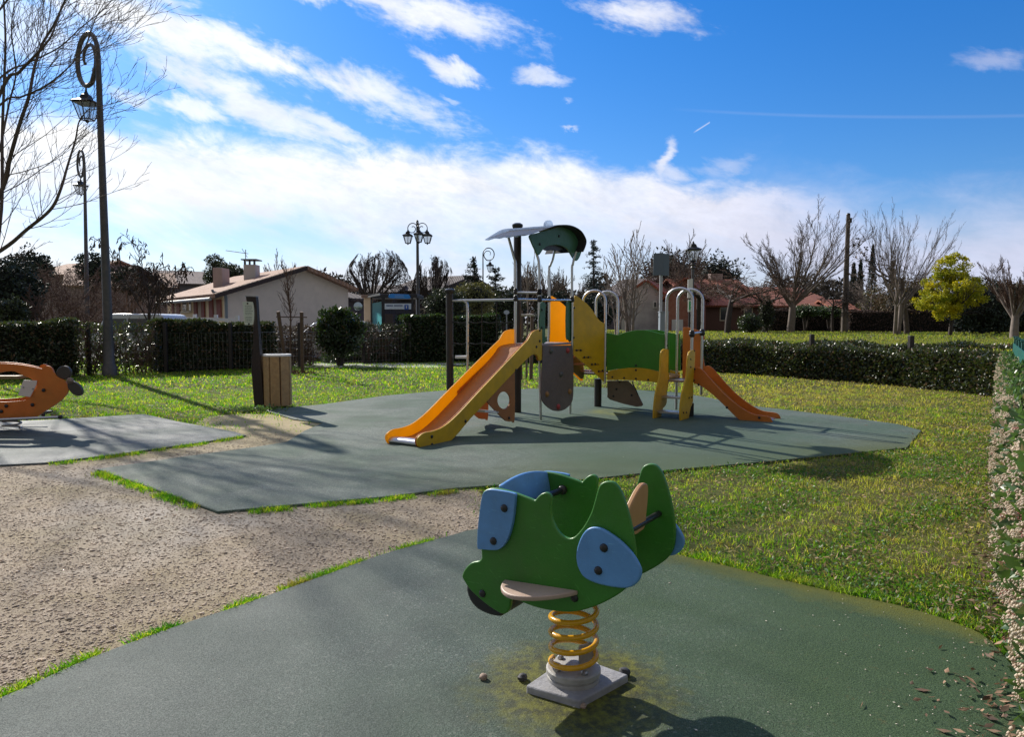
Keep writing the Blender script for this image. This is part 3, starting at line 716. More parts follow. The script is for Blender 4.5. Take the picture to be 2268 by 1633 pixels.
# roof: green gable panels, dark curved sheet, pale leaf-shaped panel
gab = onp(c4, [(548, 255), (543, 292), (560, 330), (580, 380), (610, 440), (642, 492), (668, 470), (690, 435), (730, 395), (785, 378), (850, 372), (930, 385), (985, 422), (1010, 460), (1040, 512), (1066, 545), (1090, 560), (1118, 530), (1142, 470), (1158, 400), (1130, 320), (1085, 250), (1020, 200), (950, 172), (870, 165), (780, 190), (640, 230)], P1, U)
gab = smoothpoly(gab, 2)
MB().prism(gab, -Vv * .022).build('roof_gable', mat('roof_green_panel', (.06, .17, .09), .45, transl=.15, tcol=(.1, .4, .15)), play, bevel=.003)
fr0 = P1 + Vv * .14
shp = smoothpoly(onp(c4, [(545, 250), (640, 215), (830, 148), (900, 136), (1000, 138), (1080, 163), (1150, 212), (1195, 285), (1207, 340), (1190, 405), (1168, 455)], fr0, U), 3, closed=False)
cc = sum(shp, Vector()) / len(shp) - ZZ * .1
MB().prism(shp + [p + (cc - p).normalized() * .012 for p in shp[::-1]], -Vv * .66).build('roof_sheet', SHEETR, play)
scal = smoothpoly(onp(c4, [(735, 395), (745, 420), (790, 440), (835, 430), (880, 440), (930, 432), (975, 415), (960, 380), (850, 350)], P1, U), 2)
MB().prism([p - Vv * .06 for p in scal], -Vv * .02).build('roof_trim', SHEETR, play)
knob = onp(c4, [(828, 140), (832, 105), (850, 80), (875, 73), (900, 82), (915, 108), (918, 140)], P1, U)
MB().prism([p - Vv * .15 for p in smoothpoly(knob, 3, sharp=(0, 6))], -Vv * .03).build('roof_ornament', PBLU, play)
fin = onp(c4, [(18, 314), (60, 286), (120, 248), (200, 203), (270, 184), (340, 180), (430, 175), (600, 160), (830, 146), (700, 192), (640, 216), (545, 250), (470, 268), (430, 266), (390, 282), (350, 275), (320, 284), (280, 292), (240, 286), (190, 302), (130, 298), (60, 320)], P0, Vv)
MB().prism(smoothpoly(fin, 2, sharp=(0, 8)), -U * .025).build('roof_panel', PBLU, play, bevel=.003)
mb = MB(); bolts(mb, onp(c4, [(235, 242), (605, 208)], P0, Vv), -U, .02, .004); bolts(mb, onp(c4, [(655, 365), (1085, 450), (880, 270)], P1, U), Vv, .02, .004); boltbuild(mb, play)

# --- climbing wall
wall = smoothpoly(onp(c2, [(1112, 905), (1300, 902), (1306, 1000), (1306, 1220), (1288, 1280), (1250, 1315), (1205, 1326), (1160, 1312), (1115, 1270), (1100, 1210), (1104, 1100)], P1 + Vv * .03, U), 3, sharp=(0, 1))
cw = MB().prism(wall, Vv * .02).build('climbing_wall', GRYP, play, bevel=.003)
for (x, y), c_ in zip([(1168, 940), (1275, 936), (1232, 1090), (1143, 1217), (1288, 1200), (1215, 1298)], ['g', 'r', 'g', 'o', 'o', 'r']):
    m_ = {'g': mat('grey_hold', (.10, .10, .09), .5), 'r': mat('red_hold', (.42, .05, .05), .5), 'o': mat('ochre_hold', (.34, .17, .05), .5)}[c_]
    p = onp(c2, [(x, y)], P1 + Vv * .05, U)[0]
    MB().ball(p, .042, 10, .8, Vv).build('climbing_hold', m_, cw)

# --- stairs from the tower to the first landing
sd_ = (Qe - P2).normalized(); 
st_ = onp(c3, [(85, 305), (112, 312), (150, 340), (200, 382), (240, 430), (262, 462), (300, 520), (335, 545), (368, 565), (368, 1082), (352, 1085), (320, 1055), (230, 970), (150, 900), (75, 838), (75, 745), (62, 740), (66, 560), (76, 380)], P2, sd_)
st_ = smoothpoly(st_, 2, sharp=(8, 9, 14, 15))
sn = Vector((sd_.y, -sd_.x, 0))
sp = MB().prism(st_, -sn * .022).build('stair_side', YEL, play, bevel=.003)
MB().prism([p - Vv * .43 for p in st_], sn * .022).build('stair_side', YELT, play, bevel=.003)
mb = MB(); bolts(mb, onp(c3, [(98, 797), (135, 797), (168, 860), (203, 860), (236, 925), (266, 922), (298, 987), (331, 981), (375, 905), (358, 880), (75, 412), (72, 683), (362, 563)], P2, sd_), sn, .017, .006); boltbuild(mb, play)
for i in range(4):
    t = .12 + .22 * i; q = P2 + (Qe - P2) * t; q2 = P2 + (Qe - P2) * (t + .26); z = .99 - .115 * i
    MB().prism([q + ZZ * z, q2 + ZZ * z, q2 - Vv * .42 + ZZ * z, q - Vv * .42 + ZZ * z], (0, 0, -.025)).build('stair_tread', BORA, play)
fl = onp(c3, [(62, 745), (75, 838), (160, 910), (166, 1045), (145, 1058), (90, 1010), (62, 985)], P2 - Vv * .3, sd_)
MB().prism(fl, -sn * .02).build('stair_back_panel', mat('olive_panel', (.16, .12, .04), .5), play)

# --- landings, bridge
def landing(pts, z):
    cn = sum(pts, Vector()) / 4
    MB().prism([cn + (p - cn) * 1.02 + ZZ * z for p in pts], (0, 0, -.03)).build('landing', mat('platform_laminate', (.3, .26, .26)), play, bevel=.003)
landing([Qe, Qf, Qh, Qg], .60); landing([Qa, Qc, Qd, Qb], .545)
gp = [(370, 645), (400, 643), (440, 655), (480, 655), (520, 640), (600, 620), (680, 614), (760, 620), (850, 645), (935, 652), (940, 1000), (850, 990), (750, 966), (640, 956), (520, 960), (430, 974), (370, 985)]
yp = [(380, 990), (430, 976), (520, 963), (640, 959), (750, 969), (850, 993), (935, 1012), (935, 1085), (850, 1095), (800, 1086), (700, 1075), (600, 1069), (500, 1066), (400, 1068), (372, 1062)]
g_ = smoothpoly(onp(c3, gp, Qe, Vv), 2, sharp=(0, 9, 10, 16)); y_ = smoothpoly(onp(c3, yp, Qe, Vv), 2, sharp=(0, 6, 7, 14))
for off in (0, .45):
    MB().prism([p + U * off for p in g_], U * .02).build('bridge_side', GRN, play, bevel=.003)
    MB().prism([p + U * (off - .004) for p in y_], U * .02).build('bridge_beam', YEL, play, bevel=.003)
fb = [PL(*c3(x, y - 25), (Qe.x, Qe.y), (Vv.x, Vv.y)) for x, y in [(372, 1040), (500, 1020), (640, 1010), (780, 1025), (935, 1060)]]
mb = MB()
fb = smoothpoly(fb, 4, closed=False)
for a_, b_ in zip(fb[:-1], fb[1:]):
    mb.prism([a_ + (b_ - a_) * .04, b_ - (b_ - a_) * .04, b_ - (b_ - a_) * .04 + U * .44, a_ + (b_ - a_) * .04 + U * .44], (0, 0, -.03))
mb.build('bridge_deck', WOODM, play)
mb = MB(); bolts(mb, onp(c3, [(376, 990), (424, 1040), (530, 1048), (637, 1055), (748, 1065), (637, 935), (637, 977), (912, 672), (915, 755)], Qe, Vv), -U, .017, .006); boltbuild(mb, play)
def arch(p, q, z0a, z0b, zs, rise, r=.0215):
    pts = [p + ZZ * z0a, p + ZZ * (zs * .6), p + ZZ * zs]
    for t in np.linspace(0, math.pi, 13)[1:-1]:
        pts.append(p + (q - p) * (1 - math.cos(t)) / 2 + ZZ * (zs + rise * math.sin(t)))
    pts += [q + ZZ * zs, q + ZZ * (zs * .6), q + ZZ * z0b]
    MB().tube(pts, r, 12).build('hand_rail', STEEL, play)
arch(Qa, Qc, .3, .03, 1.73, .165); arch(Qb, Qd, .05, .3, 1.73, .165)
arch(Qg, Qe, .55, .45, 1.73, .165); arch(Qh, Qf, .55, .45, 1.73, .165)
bp = Vector((1.485, 11.87, 0)); MB().lathe(bp - U * .15, [(.06, 0), (.06, .48)], 18).build('main_post', BPOST, play)
MB().lathe(Qc, [(.045, 0.02), (.045, .22)], 14).build('post_foot', BLK, play)
MB().tube([Qc + ZZ * 1.5 * .0 + ZZ * 1.235, Qd + ZZ * 1.25], .017, 10).build('hand_rail', STEEL, play); jn(Qc + ZZ * 1.22, .045); jn(Qd + ZZ * 1.235, .045)
jn(Qc + ZZ * .55, .035); jn(Qc + ZZ * .85, .026)
op = onp(c3, [(1062, 590), (1100, 588), (1140, 600), (1200, 618), (1245, 648), (1258, 690), (1235, 718), (1232, 760), (1250, 900), (1260, 960), (1240, 985), (1055, 1060)], Qb, Vv)
MB().prism(smoothpoly(op, 2, sharp=(0, 11)), U * .02).build('guard_panel', ORA, play, bevel=.003)
# under-bridge brown panel with a looped rail
br = onp(c3, [(375, 1072), (560, 1072), (605, 1115), (640, 1170), (670, 1230), (700, 1292), (640, 1310), (400, 1245), (378, 1190)], Qf, Vv)
MB().prism(smoothpoly(br, 2, sharp=(0, 1, 5)), U * .02).build('play_panel', BRNP, play, bevel=.003)
lp = onp(c3, [(605, 1080), (612, 1110), (630, 1140), (640, 1165), (655, 1200)], Qf, Vv); MB().tube(smoothpoly(lp, 3, closed=False), .009, 6).build('rail', BLK, play)
mb = MB(); bolts(mb, onp(c3, [(488, 1085), (460, 1150), (432, 1213), (597, 1205)], Qf, Vv), -U, .018, .004); boltbuild(mb, play)

# --- steps up to the second landing
L1, L2 = Vector((2.072, 10.323, 0)), Vector((2.428, 10.181, 0))
lf = smoothpoly(onp(c3, [(880, 795), (905, 785), (930, 792), (937, 850), (938, 1060), (920, 1170), (917, 1262), (905, 1300), (882, 1325), (868, 1385), (865, 1424), (800, 1427), (800, 1350), (815, 1200), (850, 1050), (860, 950), (866, 830)], L1, U), 2, sharp=(10, 11))
rt = smoothpoly(onp(c3, [(1108, 812), (1150, 795), (1160, 822), (1155, 950), (1142, 1100), (1141, 1262), (1120, 1312), (1106, 1390), (1098, 1428), (1030, 1441), (1025, 1350), (1040, 1200), (1080, 1050), (1092, 900)], L2, U), 2, sharp=(8, 9))
MB().prism(lf, -Vv * .022).build('step_side', YEL, play, bevel=.003); MB().prism(rt, Vv * .022).build('step_side', YEL, play, bevel=.003)
for (x, y), dp in (((930, 1062), .16), ((868, 1213), .18), ((830, 1347), .18)):
    p = PL(*c3(x, y), (L1.x, L1.y), (U.x, U.y)); Wd = (L2 - L1).length
    q = p + Vv * .385
    MB().prism([p, q, q + U * dp, p + U * dp], (0, 0, -.03)).build('step', STEEL, play, bevel=.003)
mb = MB(); bolts(mb, onp(c3, [(1118, 878), (1118, 950), (1103, 1228), (1128, 1222), (1052, 1362), (1078, 1360), (1152, 802)], L2, U), Vv, .015, .024); boltbuild(mb, play)

# --- slide two (right)
n2 = smoothpoly(onp(c3, [(1160, 958), (1200, 953), (1240, 975), (1290, 1030), (1350, 1100), (1450, 1205), (1560, 1295), (1650, 1352), (1720, 1380), (1830, 1396), (1866, 1425), (1873, 1465), (1850, 1492), (1780, 1486), (1700, 1486), (1635, 1470), (1560, 1417), (1480, 1340), (1380, 1242), (1300, 1172), (1210, 1112), (1160, 1100)], Qc, Vv), 3, sharp=(0, 21))
s2o = MB().prism([p - U * .01 for p in n2], U * .022).build('slide_side', ORA, play, bevel=.005)
MB().prism([p + U * .45 for p in n2], U * .022).build('slide_side', ORA, play, bevel=.005)
s2o['label'] = 'orange near side of the small slide'
ch2 = smoothpoly(onp(c3, [(1162, 1055), (1210, 1062), (1260, 1100), (1350, 1190), (1450, 1288), (1550, 1372), (1640, 1420), (1720, 1432), (1800, 1434), (1840, 1448), (1848, 1470)], Qc, Vv), 3, closed=False)
MB().prism([p + U * .012 for p in ch2[:20]] + [p + U * .012 - ZZ * .012 for p in ch2[:20][::-1]], U * .44).build('slide_chute', CHUTE, play)
MB().prism([p + U * .012 for p in ch2[19:]] + [p + U * .012 - ZZ * .012 for p in ch2[19:][::-1]], U * .44).build('chute_lip', STEEL, play)
mb = MB(); bolts(mb, onp(c3, [(1462, 1315), (1755, 1408), (1742, 1467), (1822, 1480), (1205, 1108), (1168, 968), (1158, 992), (1160, 1070)], Qc, Vv), -U, .019, .012); boltbuild(mb, play)

# --- rope net between the black posts
T0 = Vector((NP.x, NP.y, 1.74)); T1 = Vector((BP.x, BP.y, 1.74))
MB().tube([T0, T1], .02, 10).build('net_top_bar', STEEL, play)
nd = (T1 - T0)
def netp(x, y): return A(*c2(x, y), NP.y + (BP.y - NP.y) * (x - 515) / 440)
net = MB()
for y in (752, 888, 1030):
    pts = [netp(x, y + 8 * math.sin((x - 540) / 95 * math.pi) ** 2) for x in range(540, 925, 19)]
    net.tube(pts, .011, 6)
for x in (725, 820): net.tube([netp(x, y) for y in (605, 750, 890, 1030, 1150)], .010, 6)
net.build('rope_net', ROPE, play)
MB().tube(smoothpoly([netp(600, 612), netp(622, 625), netp(633, 665), netp(633, 900), netp(633, 1090)] + [Vector((netp(633, 1090).x, netp(633, 1090).y, 0.0))], 3, closed=False), .022, 10).build('climbing_pole', STEEL, play)
a_, b_ = netp(555, 978), netp(630, 978); MB().obox((a_ + b_) / 2, (b_ - a_) / 2, (0, .06, 0), (0, 0, .02)).build('step', WHT, play, bevel=.003)

# ================================================================== SPRING RIDER (foreground)
c1 = lambda x, y: (953.3 + .3998 * x, 980.5 + .3998 * y)
Sp = Vector((.197, .297, 0)); C0 = SPRC; N0 = C0 - Sp * .5; un = Sp.normalized(); vr = Vector((.835, -.55, 0)).normalized()
rider = thing('spring_rider', (C0.x, C0.y, .03), 'green two-sided spring rocker with blue eye-shaped plates on a yellow coil spring in the foreground', 'spring rider')
prof = [(285, 300), (300, 268), (335, 255), (385, 259), (450, 275), (520, 300), (577, 323), (595, 300), (618, 283), (642, 279), (664, 296), (667, 330), (663, 378), (672, 430), (695, 480), (728, 518), (765, 533), (802, 520), (850, 462), (890, 385), (915, 300), (932, 245), (955, 222), (985, 216), (1018, 226), (1052, 270), (1082, 350), (1108, 450), (1125, 540), (1135, 640), (1125, 740), (1085, 808), (1000, 868), (900, 914), (800, 940), (700, 938), (600, 920), (520, 893), (462, 868), (444, 880), (440, 915), (428, 940), (405, 953), (370, 940), (300, 892), (225, 825), (195, 785), (172, 745), (188, 705), (225, 668), (268, 658), (283, 640), (280, 590), (270, 480)]
pn = smoothpoly(onp(c1, prof, N0, vr), 3, sharp=(6, 51, 47))
PTH = un * .019
rp = MB().prism(pn, PTH).build('side_panel', GRN2, rider, bevel=.006, seg=3)
MB().prism([p + Sp for p in pn], PTH).build('side_panel', GRN2, rider, bevel=.006, seg=3)
def off(pts, d): return [p + d for p in pts]
b1 = smoothpoly(onp(c1, [(300, 272), (330, 262), (400, 270), (462, 284), (468, 300), (462, 380), (452, 450), (432, 522), (410, 565), (385, 590), (355, 598), (285, 594), (262, 590), (258, 560), (262, 470), (272, 380), (285, 300)], N0 - un * .018, vr), 3)
b2 = smoothpoly(onp(c1, [(905, 471), (955, 482), (1040, 538), (1110, 608), (1155, 680), (1166, 725), (1152, 770), (1110, 804), (1050, 809), (940, 790), (860, 757), (822, 710), (805, 640), (814, 575), (838, 515), (868, 482)], N0 - un * .018, vr), 3)
for b_ in (b1, b2):
    MB().prism(b_, un * .016).build('eye_plate' if b_ is b2 else 'head_plate', BLU, rider, bevel=.006, seg=3)
    MB().prism(off(b_, Sp + un * .037), un * .016).build('eye_plate' if b_ is b2 else 'head_plate', BLU, rider, bevel=.006, seg=3)
mb = MB()
for x, y in [(409, 365), (349, 547), (961, 585), (930, 711)]:
    p = onp(c1, [(x, y)], N0 - un * .018, vr)[0]; bolts(mb, [p, p + Sp + un * .055], un, .0155)
for x, y in [(288, 838), (798, 862)]:
    p = onp(c1, [(x, y)], N0, vr)[0]; bolts(mb, [p, p + Sp + un * .02], un, .0155)
boltbuild(mb, rider)
nose = onp(c1, [(198, 795), (205, 850), (228, 895), (262, 928), (310, 952), (360, 966), (402, 958), (400, 880), (300, 800), (240, 760)], N0 + un * .022, vr)
MB().prism(smoothpoly(nose, 2), Sp - un * .05).build('nose_roller', BLK, rider, bevel=.01)
hb = onp(c1, [(470, 385)], N0, vr)[0]
h1 = onp(c1, [(470, 365)], N0, vr)[0]; MB().tube([h1 + un * .01, h1 + Sp], .0125, 14).ball(h1 + Sp - un * .012, .02, 12).build('hand_bar', BLK, rider)
# curved blue windscreen between the panels
ws = smoothpoly([onp(c1, [(x, y)], N0, vr)[0] for x, y in [(350, 262), (338, 330), (345, 400)]], 3, closed=False)
mb = MB()
top = [onp(c1, [(375, 262)], N0, vr)[0] + Sp * t + ZZ * .028 * math.sin(math.pi * (t * .9 + .05)) + un * .0 for t in np.linspace(.07, 1.0, 12)]
bot = [onp(c1, [(400, 400)], N0, vr)[0] + Sp * t for t in np.linspace(.07, 1.0, 12)]
mb.prism(top + bot[::-1], -vr * .016).build('windscreen', BLU, rider, bevel=.004)
# seat, foot rests, back rest
mb = MB(); se = smoothpoly(onp(c1, [(690, 640), (740, 662), (800, 668), (860, 650), (905, 610), (940, 545)], N0, vr), 3, closed=False)
mb.prism(off(se, un * .02) + [p + un * .02 - ZZ * .016 for p in se[::-1]], Sp - un * .02).build('seat', DGRN, rider)
bk = onp(c1, [(1040, 345)], N0, vr)[0]
bp_ = [bk + Sp * .12 - ZZ * .12, bk + Sp * .16 - ZZ * .05, bk + Sp * .32 + ZZ * .0, bk + Sp * .50 + ZZ * .032, bk + Sp * .62 + ZZ * .03, bk + Sp * .66 - ZZ * .0, bk + Sp * .62 - ZZ * .08, bk + Sp * .55 - ZZ * .13]
MB().prism(smoothpoly([p - vr * .01 for p in bp_], 3), vr * .018).build('back_rest', mat('ochre_panel', (.50, .26, .10), .45), rider, bevel=.004)
MB().tube([bk - ZZ * .11 + Sp * .1, bk - ZZ * .11 + Sp], .012, 10).build('cross_rod', BLK, rider)
fr = [(402, 772), (415, 757)]
a_ = onp(c1, [(412, 758)], N0, vr)[0]; e_ = onp(c1, [(820, 820)], N0, vr)[0]; dd_ = (e_ - a_)
def foot(side, base_off):
    pts = [a_ + dd_ * 0 + base_off]
    for t in np.linspace(0.02, 1, 15):
        bul = .135 * math.sin(math.pi * t ** .85) ** .75 if t < 1 else 0
        pts.append(a_ + dd_ * t + base_off + un * side * bul)
    return pts
MB().prism(foot(-1, un * 0), -ZZ * .017).build('foot_rest', BEI, rider, bevel=.005, seg=3)
MB().prism(foot(1, Sp + un * .02), -ZZ * .017).build('foot_rest', BEI, rider, bevel=.005, seg=3)
# spring with clamp and foot
zt, zb, turns = .365, .118, 4.35
hx = []
for i in range(int(turns * 28) + 1):
    t = i / (turns * 28); a = t * turns * 2 * math.pi + R(150); z = zb + (zt - zb) * t
    rr = .086; hx.append(C0 + Vector((math.cos(a) * rr, math.sin(a) * rr, z)))
MB().tube(hx, .0105, 14).build('spring', SPR, rider)
cd = MB().lathe(C0, [(.10, .05), (.10, .070), (.094, .073), (.094, .079), (.103, .082), (.103, .098), (.097, .103), (.05, .105), (.048, .1055)], 36)
disc = cd.build('spring_clamp', CAST, rider, angle=30)
mb = MB()
for t in (0.4, 2.2, 3.7, 5.2): MB().lathe(C0 + Vector((math.cos(t) * .075, math.sin(t) * .075, .101)), [(.014, 0), (.014, .010), (.008, .016)], 6).build('bolt', GALV, disc)
br_ = C0 + Vector((.02, .015, .105)); MB().prism([br_ + Vector((0, 0, 0)), br_ + Vector((.06, .0, 0)), br_ + Vector((.062, 0, .072)), br_ + Vector((.04, 0, .082)), br_ + Vector((.022, 0, .072)), br_ + Vector((0, 0, .068))], (.006, .012, 0)).build('bracket', CAST, rider, bevel=.002)
MB().lathe(C0, [(.055, .36), (.06, .372), (.06, .385)], 20).build('spring_clamp', CAST, rider)
mb = MB().obox(C0 + ZZ * .395 - vr * .03, vr * .09, un * .15, ZZ * .012); mb.build('mounting_plate', GALV, rider)
pc = [G(x, y, .055) for x, y in [(1165, 1521), (1284, 1556), (1392, 1497), (1266, 1452)]]
MB().prism([Vector((p.x, p.y, .058)) for p in pc], (0, 0, -.08)).build('concrete_foot', CONC, rider, bevel=.006, seg=2)

# ================================================================== ORANGE ROCKER (left edge)
RK = Vector((-7.3, 9.05, 0))
rock = thing('animal_rocker', (RK.x, RK.y, .026), 'orange animal-shaped group rocker with dark ears, cut off by the left edge', 'spring rider')
cr = lambda x, y: (.16674 * x, 780.8 + .16674 * y)
fx = Vector((1, 0, 0)); YR = Vector((0, 8.95, 0))
op = [(-420, 215), (-250, 170), (0, 148), (150, 152), (300, 168), (450, 195), (555, 218), (575, 195), (615, 180), (660, 188), (695, 222), (722, 285), (765, 335), (850, 368), (890, 420), (908, 490), (880, 560), (800, 645), (690, 725), (600, 780), (500, 850), (400, 885), (200, 905), (0, 915), (-500, 915), (-1300, 860), (-1500, 500), (-1250, 250), (-900, 300), (-700, 330)]
ho = [(-500, 420), (-300, 330), (0, 268), (100, 252), (200, 255), (290, 300), (370, 330), (440, 370), (470, 430), (430, 560), (390, 612), (340, 636), (150, 655), (0, 660), (-300, 655), (-480, 560)]
po = smoothpoly(onp(cr, op, YR, fx), 2); hh = smoothpoly(onp(cr, ho, YR, fx), 2)
rp_ = MB().prism(po, (0, .022, 0), [hh]).build('side_panel', ORA, rock)
MB().prism([p + Vector((-.27, .36, 0)) for p in po], (0, .022, 0), [[p + Vector((-.27, .36, 0)) for p in hh]]).build('side_panel', ORA, rock)
a_ = A(0, 839, 9.1); MB().box(a_.x - 1.5, A(50, 840, 9.1).x, 9.0, 9.25, a_.z - .0, a_.z + .04).build('seat', mat('olive_brown_board', (.20, .16, .07), .6), rock, bevel=.004)
a_ = A(0, 845, 8.9)
sh = onp(cr, [(320, 368), (497, 374), (490, 425), (470, 470), (408, 592), (245, 574), (270, 500)], YR - Vector((0, .012, 0)), fx); tg = MB().prism(sh, (0, -.012, 0)).build('face_plate', mat('pinkish_white_plate', (.72, .62, .58), .5), rock, bevel=.003)
e1 = [(840 + 95 * math.cos(t), 272 + 92 * math.sin(t)) for t in np.linspace(0, 6.28, 24, endpoint=False)]
MB().prism(onp(cr, e1, YR + Vector((0, .024, 0)), fx), (0, .05, 0)).build('ear', BRNP if False else mat('dark_brown_panel', (.05, .04, .035), .5), rock, bevel=.01)
e2 = [(990 + 98 * math.cos(t) , 482 + 88 * math.sin(t) + 45 * math.cos(t)) for t in np.linspace(0, 6.28, 24, endpoint=False)]
MB().prism(onp(cr, e2, YR - Vector((0, .02, 0)), fx), (0, .05, 0)).build('ear', mat('dark_brown_panel', (.05, .04, .035), .5), rock, bevel=.008)
MB().ball(A(*cr(930, 377), 8.93), .042, 14, .8, (0, 1, 0)).ball(A(*cr(938, 380), 8.9), .016, 8).build('nose', BRNP, rock)
mb = MB()
for x, y in [(578, 503), (430, 697), (82, 713), (15, 785)]: MB().ball(A(*cr(x, y), 8.94), .024, 10, .6, (0, 1, 0)).build('bolt_cap', BLK, rock)
mb = MB()
for x, y in [(308, 463), (436, 485)]: MB().ball(A(*cr(x, y), 8.92), .010, 8).build('screw', GALV, tg)
a_ = A(*cr(-900, 935), 8.85); b_ = A(*cr(800, 860), 8.7); MB().tube([a_, b_], .018, 10).build('foot_bar', STEEL, rock); MB().ball(b_, .027, 10).build('bar_cap', BLK, rock)
a_ = A(*cr(-900, 880), 9.6); b_ = A(*cr(575, 828), 9.6); MB().tube([a_, b_], .018, 10).build('foot_bar', STEEL, rock); MB().ball(b_, .027, 10).build('bar_cap', BLK, rock)
for cx_ in (-7.0 + .62, -8.3):
    pts = []
    for i in range(100):
        a = i / 99 * 3.6 * 2 * math.pi; pts.append(Vector((cx_ + .10 * math.cos(a), 9.15 + .10 * math.sin(a), .05 + .21 * i / 99)))
    MB().tube(pts, .013, 8).build('spring', mat('pale_spring', (.55, .52, .48), .35), rock)
MB().box(-8.9, -5.95, 8.98, 9.3, .235, .26).build('base_plate', BLK, rock)

# ================================================================== INFO POST AND LITTER BIN
cb = lambda x, y: (517.5 + .178 * x, 635.5 + .178 * y)
B0 = G(570, 904); YB = Vector((0, B0.y, 0))
ip = thing('rules_post', (B0.x, B0.y, 0), 'dark leaning wooden post holding a pale green rules plate beside the slatted bin', 'sign')
pp = onp(cb, [(150, 120), (275, 125), (282, 190), (300, 470), (330, 880), (350, 1150), (376, 1512), (258, 1512), (235, 1250), (220, 1050), (240, 700), (246, 480), (250, 300), (240, 200), (215, 185), (160, 185)], YB, fx)
MB().prism(pp, (0, .12, 0)).build('post', DWOOD, ip, bevel=.004)
t0 = onp(cb, [(145, 118), (278, 125)], YB, fx); MB().prism([t0[0] - Vector((0, .01, 0)), t0[1] - Vector((0, .01, 0)), t0[1] + Vector((0, .13, 0)), t0[0] + Vector((0, .13, 0))], (0, 0, .012)).build('cap', GALV, ip)
pl = smoothpoly(onp(cb, [(112, 188), (170, 184), (238, 188), (250, 230), (256, 320), (254, 400), (243, 470), (200, 477), (140, 474), (128, 400), (122, 300)], YB - Vector((0, .015, 0)), fx), 2, sharp=(0, 2, 6, 8))
plate = MB().prism(pl, (0, -.006, 0)).build('sign_plate', CREAM, ip)
mb = MB()
rr_ = random.Random(3)
for i, y in enumerate([232, 254, 276, 298, 320, 340, 372, 390, 410, 430]):
    x = 138 + rr_.uniform(0, 10); xe = 238 - rr_.uniform(0, 18)
    while x < xe:
        l = rr_.uniform(8, 22); a_, b_ = onp(cb, [(x, y), (min(x + l, xe), y + 7)], YB - Vector((0, .022, 0)), fx)
        mb.box(a_.x, b_.x, a_.y - .001, a_.y, b_.z, a_.z); x += l + 5
mb.build('printed_text', TXT, plate)
mb = MB()
for x, y in [(173, 207), (190, 462)]: MB().ball(onp(cb, [(x, y)], YB - Vector((0, .022, 0)), fx)[0], .016, 10, .6, (0, 1, 0)).build('bolt_cap', BLK, plate)
bc = Vector(((G(575, 905).x + G(632, 905).x) / 2 + .03, B0.y + .13, 0)); 
binn = thing('litter_bin', (bc.x, bc.y, 0), 'litter bin of upright brown wood slats with a pale rim, beside the dark post', 'litter bin')
for i in range(8):
    a = i / 8 * 2 * math.pi - math.pi / 2 + .12; d = Vector((math.cos(a), math.sin(a), 0)); t = Vector((-d.y, d.x, 0))
    MB().obox(bc + d * .20 + ZZ * .44, t * .073, d * .012, ZZ * .405).build('slat', WOODM, binn, bevel=.003)
MB().lathe(bc, [(.185, .05), (.185, .80), (.17, .80), (.17, .06)], 24).build('liner', mat('dark_red_liner', (.05, .018, .02), .6), binn)
MB().lathe(bc, [(.225, .845), (.225, .875), (.15, .88), (.15, .85)], 28).build('rim', WHT, binn)
MB().box(B0.x + .05, bc.x, B0.y + .08, B0.y + .16, .3, .34).build('bracket', BLK, binn)
# ================================================================== TREES
def tubes(br, n=4):
    """br: list of (K,3) points and (K,) radii with equal K -> arrays"""
    Pn = np.array([b[0] for b in br]); Rn = np.array([b[1] for b in br]); B, K, _ = Pn.shape
    T = np.gradient(Pn, axis=1); T /= np.linalg.norm(T, axis=2, keepdims=True) + 1e-9
    ref = np.where(np.abs(T[:, :1, 2:3]) < .9, np.array([[[0, 0, 1.]]]), np.array([[[1., 0, 0]]])); ref = np.broadcast_to(ref, T.shape)
    u = np.cross(T, ref); u /= np.linalg.norm(u, axis=2, keepdims=True) + 1e-9; v = np.cross(T, u)
    a = np.arange(n) / n * 2 * np.pi
    V = Pn[:, :, None] + (u[:, :, None] * np.cos(a)[:, None] + v[:, :, None] * np.sin(a)[:, None]) * Rn[:, :, None, None]
    V = V.reshape(-1, 3); o = np.arange(B)[:, None, None] * K * n + np.arange(K - 1)[None, :, None] * n; j = np.arange(n)[None, None]
    Fc = np.stack([o + j, o + (j + 1) % n, o + n + (j + 1) % n, o + n + j], -1).reshape(-1, 4)
    return V, Fc
def joinv(parts):
    Vs, Fs, o = [], [], 0
    for v_, f_ in parts: Vs.append(v_); Fs.append(f_ + o); o += len(v_)
    return np.concatenate(Vs), np.concatenate(Fs)
